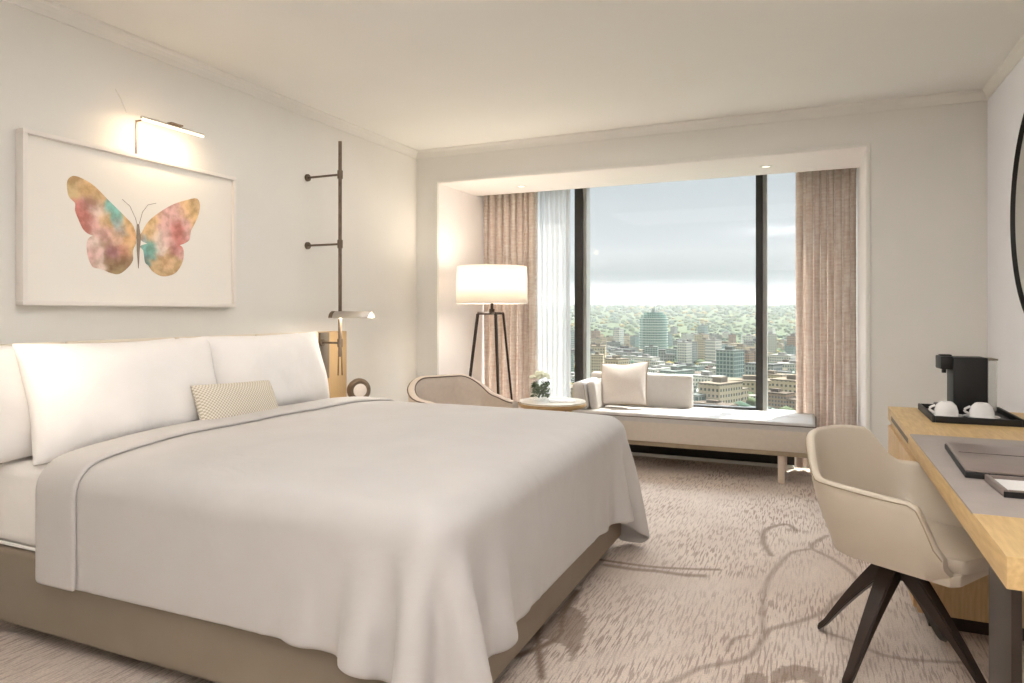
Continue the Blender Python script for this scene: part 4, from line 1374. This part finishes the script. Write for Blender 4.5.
# shell underside
un = B()
un.prism([(x * .99, y * .99) for x, y in pth] + [(.285, .18), (.285, -.18)], .402, .44, bev=.008)
un.build('shell_bottom', M['chair'], dc, True)
sc_ = B()
sc_.prism([(x * .90, y * .90) for x, y in pth] + [(.295, .165), (.305, .08), (.308, 0), (.305, -.08), (.295, -.165)], .435, .485, bev=.018)
sc_.build('seat_cushion', M['chair'], dc, True)
B().lathe([(0, .30), (.045, .31), (.06, .37), (.085, .411), (0, .411)], 24).build('hub', M['darkwood'], dc, True)
for k in range(4):
    a_ = R(-2 + 90 * k)
    ca, sa = math.cos(a_), math.sin(a_)
    bm_ = bmesh.new()
    secs = []
    for f in [i / 10 for i in range(11)]:
        r_ = .01 + .30 * f
        z_ = .385 * (1 - f) ** 1.0 + .018 * math.sin(PI * f)
        hw = .033 * (1 - f) + .015 * f
        hh_ = .052 * (1 - f) + .014 * f
        if f == 1:
            z_ = .013
        secs.append([bm_.verts.new((r_ * ca - y_ * sa, r_ * sa + y_ * ca, z_ + zz)) for y_, zz in ((-hw, -hh_), (hw, -hh_), (hw, hh_ * .7), (-hw, hh_ * .7))])
    for p_, q_ in zip(secs, secs[1:]):
        for i in range(4):
            bm_.faces.new((p_[i], p_[(i + 1) % 4], q_[(i + 1) % 4], q_[i]))
    bm_.faces.new(secs[0])
    bm_.faces.new(secs[-1])
    bmesh.ops.recalc_face_normals(bm_, faces=bm_.faces)
    bmesh.ops.bevel(bm_, geom=[e for e in bm_.edges], offset=.004, segments=2, affect='EDGES')
    for v in bm_.verts:
        v.co.z = max(v.co.z, .0005)
    b_ = B()
    b_._add(bm_)
    b_.build('leg', M['darkwood'], dc, True, 50)

# ------------------------------------------------------------------ the city outside
GZ = -60
def terrain():
    rs = random.Random(2)
    vs, fs = [], []
    rings = [60, 250, 500, 800, 1100, 1400, 1700, 2000, 2300, 2700, 3200, 3800, 4500, 5300, 6200, 7500]
    NA = 90
    for r_ in rings:
        for k in range(NA + 1):
            a_ = R(-55 + 90 * k / NA)      # angle from +Y towards +X
            x, y = r_ * math.sin(a_), r_ * math.cos(a_)
            hgt = 0
            if r_ > 1500:
                f = sstep(1500, 5300, r_)
                hgt = f * (98 + 16 * noise.noise(Vector((a_ * 5, r_ / 2500, 0))) + 5 * noise.noise(Vector((a_ * 22, r_ / 900, 4))))
            vs.append((x, y, GZ + hgt))
    for j in range(len(rings) - 1):
        for k in range(NA):
            a = j * (NA + 1) + k
            fs.append((a, a + 1, a + NA + 2, a + NA + 1))
    me = bpy.data.meshes.new('ground_outside')
    me.from_pydata(vs, [], fs)
    m = mat('wooded_city_ground', (.33, .36, .27), .9, nscale=.02, c2=(.27, .31, .23), spec=0)
    o_ = link('ground_outside', me, m, None, True)
    struct(o_)
    return o_
terrain()
def terr_h(x, y):
    r_, a_ = math.hypot(x, y), math.atan2(x, y)
    f = sstep(1500, 5300, r_)
    return GZ + (f * (98 + 16 * noise.noise(Vector((a_ * 5, r_ / 2500, 0))) + 5 * noise.noise(Vector((a_ * 22, r_ / 900, 4)))) if r_ > 1500 else 0)
TREEC = [((.34, .38, .28), 'green'), ((.29, .36, .30), 'blue-green'), ((.50, .45, .27), 'ochre')]
ico = bmesh.new()
bmesh.ops.create_icosphere(ico, subdivisions=1, radius=1)
icov = np.array([v.co[:] for v in ico.verts])
icof = np.array([[v.index for v in f.verts] for f in ico.faces])
ico.free()
rs = np.random.RandomState(5)
V_, F_, MI = [], [], []
k = 0
for ti, cnt in enumerate((2600, 2000, 800)):
    for _ in range(cnt):
        r_ = 700 + 4800 * rs.rand() ** 1.3
        if rs.rand() < .25:
            r_ = 350 + 800 * rs.rand()
        a_ = R(-36 + 46 * rs.rand())
        x, y = r_ * math.sin(a_), r_ * math.cos(a_)
        s_ = rs.uniform(2.5, 5) * (1 + max(0, r_ - 1500) / 1800)
        V_.append(icov * np.array([s_ * 1.5, s_ * 1.5, s_]) + np.array([x, y, terr_h(x, y) + s_ * .4]))
        F_.append(icof + k * len(icov))
        MI += [ti] * len(icof)
        k += 1
me = bpy.data.meshes.new('tree_canopy')
me.from_pydata(np.concatenate(V_).tolist(), [], np.concatenate(F_).tolist())
for tcx, nm in TREEC:
    me.materials.append(mat('canopy_' + nm, tcx, .9, noise_amt=.04, nscale=.05, spec=0))
me.polygons.foreach_set('material_index', MI)
o_ = link('tree_canopy', me, None, None, True)
o_['kind'] = 'stuff'
tag(o_, 'hazy green and ochre tree crowns spread through the distant city and hills', 'trees')
KINDS = [
    ('white flat-roofed block among the distant city buildings', (.84, .82, .77), (.36, .42, .42), (.72, .71, .68), 60),
    ('sand-coloured block among the distant city buildings', (.77, .70, .59), (.36, .38, .36), (.64, .59, .52), 60),
    ('pale green-grey glassy block among the distant city buildings', (.62, .67, .63), (.34, .43, .43), (.57, .59, .56), 55),
    ('brick-brown block among the distant city buildings', (.60, .49, .40), (.35, .35, .33), (.53, .48, .43), 35),
    ('grey block among the distant city buildings', (.60, .61, .58), (.32, .35, .36), (.50, .50, .49), 40)]
protos = []
for ki, (lab, wc, gc, rc, cnt) in enumerate(KINDS):
    fm = brickish('facade_%d' % ki, gc, tuple(v * .9 for v in gc), wc, 3.4, 3.2, (.75, .9, .45, .8, .7)[ki])
    rmz = mat('roof_%d' % ki, tuple(v * .78 for v in rc), .9, spec=0, noise_amt=.06, nscale=.1)
    for variant in range(3):
        w_, d_, h_ = ((30, 18, 14), (18, 18, 30), (46, 22, 10))[variant]
        root = bpy.data.objects.new('city_building', None)
        b_ = B()
        b_.box((-w_ / 2, -d_ / 2, 0), (w_ / 2, d_ / 2, h_))
        if variant == 0:
            b_.box((w_ / 2, -d_ / 2 + 2, 0), (w_ / 2 + 12, d_ / 2 - 4, h_ * .7))
        f_o = b_.build('walls', fm, None)
        b_ = B()
        b_.box((-w_ / 2 - .4, -d_ / 2 - .4, h_), (w_ / 2 + .4, d_ / 2 + .4, h_ + .8))
        b_.box((-w_ / 6, -d_ / 5, h_ + .8), (w_ / 8, d_ / 5, h_ + 3.6))
        if variant == 0:
            b_.box((w_ / 2, -d_ / 2 + 1.8, h_ * .7), (w_ / 2 + 12.3, d_ / 2 - 3.8, h_ * .7 + .6))
        r_o = b_.build('roof', rmz, None)
        protos.append((ki, f_o.data, r_o.data))
        bpy.data.objects.remove(f_o)
        bpy.data.objects.remove(r_o)
        bpy.data.objects.remove(root)
rnd = random.Random(11)
slots = []
rr_ = 430
while rr_ < 1900:
    step = 22 + rr_ * .03
    ang = -27 + rnd.uniform(0, 2)
    while ang < 5:
        slots.append((rr_ + rnd.uniform(-.2, .2) * step, ang))
        ang += math.degrees(32 / rr_) * rnd.uniform(.85, 1.3)
    rr_ += step
rnd.shuffle(slots)
slots = [s_ for s_ in slots if not (900 < s_[0] < 1250 and -13.5 < s_[1] < -9)]
slots = sorted(slots, key=lambda s_: s_[0] + rnd.uniform(0, 900))[:290]
for r_, an in slots:
    ki = rnd.choices(range(5), [k_[4] for k_ in KINDS])[0]
    va = rnd.choices(range(3), [4, 2 if r_ > 500 else .5, 3])[0]
    _, fm, rmz = protos[ki * 3 + va]
    a_ = R(an)
    x, y = r_ * math.sin(a_), r_ * math.cos(a_)
    far = 'in the nearer blocks of the city beyond the window' if r_ < 650 else ('in the middle distance of the city' if r_ < 950 else 'far off below the wooded hills')
    lab_ = ('stepped ', 'tall ', 'long low ')[va] + KINDS[ki][0].split(' among')[0] + ' ' + far
    root = thing('city_building', lab_, 'building', (x, y, GZ if r_ < 1500 else terr_h(x, y) - 1), R(rnd.choice((-24, -24, 66, 10))) + rnd.uniform(-.05, .05), lab_.replace(' block ', ' blocks '))
    sc = rnd.uniform(.5, .9)
    root.scale = (sc, sc, sc * rnd.uniform(.8, 1.5))
    for nm, d_ in (('walls', fm), ('roof', rmz)):
        c = bpy.data.objects.new(nm, d_)
        COL.objects.link(c)
        c.parent = root
# round glass tower standing above the rest
tx, ty_ = 1090 * math.sin(R(-12.0)), 1090 * math.cos(R(-12.0))
tw = thing('round_tower', 'tall green-glass apartment tower with rounded stepped top on the skyline', 'tower', (tx, ty_, GZ))
m_t = brickish('tower_glass', (.36, .49, .46), (.32, .44, .42), (.58, .67, .62), 3.0, 3.4, .55)
b_ = B()
b_.lathe([(0, 0), (21, 0), (21, 52), (0, 52)], 28)
b_.build('shaft', m_t, tw)
b_ = B()
b_.lathe([(19, 52), (19, 56.5), (0, 56.5)], 28)
b_.lathe([(15, 56.5), (15, 60.5), (0, 60.5)], 28)
b_.build('stepped_crown', m_t, tw)
B().lathe([(3.2, 60.5), (3.2, 67), (0, 67)], 14).build('roof_plant', M['grey_frame'], tw)
fl_ = B()
for k in range(13):
    fl_.lathe([(21.0, 4 * k + 3), (22.0, 4 * k + 3), (22.0, 4 * k + 3.9), (21.0, 4 * k + 3.9)], 28)
fl_.build('balconies', mat('balcony_slab', (.78, .82, .78), .8, noise_amt=.03, nscale=.3), tw)

# thin haze over the city
hz = bpy.data.materials.new('city_haze')
hz.use_nodes = True
t = hz.node_tree
t.nodes.clear()
o_ = nn(t, 'ShaderNodeOutputMaterial')
vsn = nn(t, 'ShaderNodeVolumeScatter')
vsn.inputs['Color'].default_value = (1, .985, .955, 1)
vsn.inputs['Density'].default_value = .00008
vsn.inputs['Anisotropy'].default_value = .2
t.links.new(vsn.outputs[0], o_.inputs['Volume'])
hb = bx('city_haze', (-7000, 40, -61), (4500, 8200, 160), hz)
hb['kind'] = 'stuff'
tag(hb, 'thin pale haze lying over the distant city', 'haze')
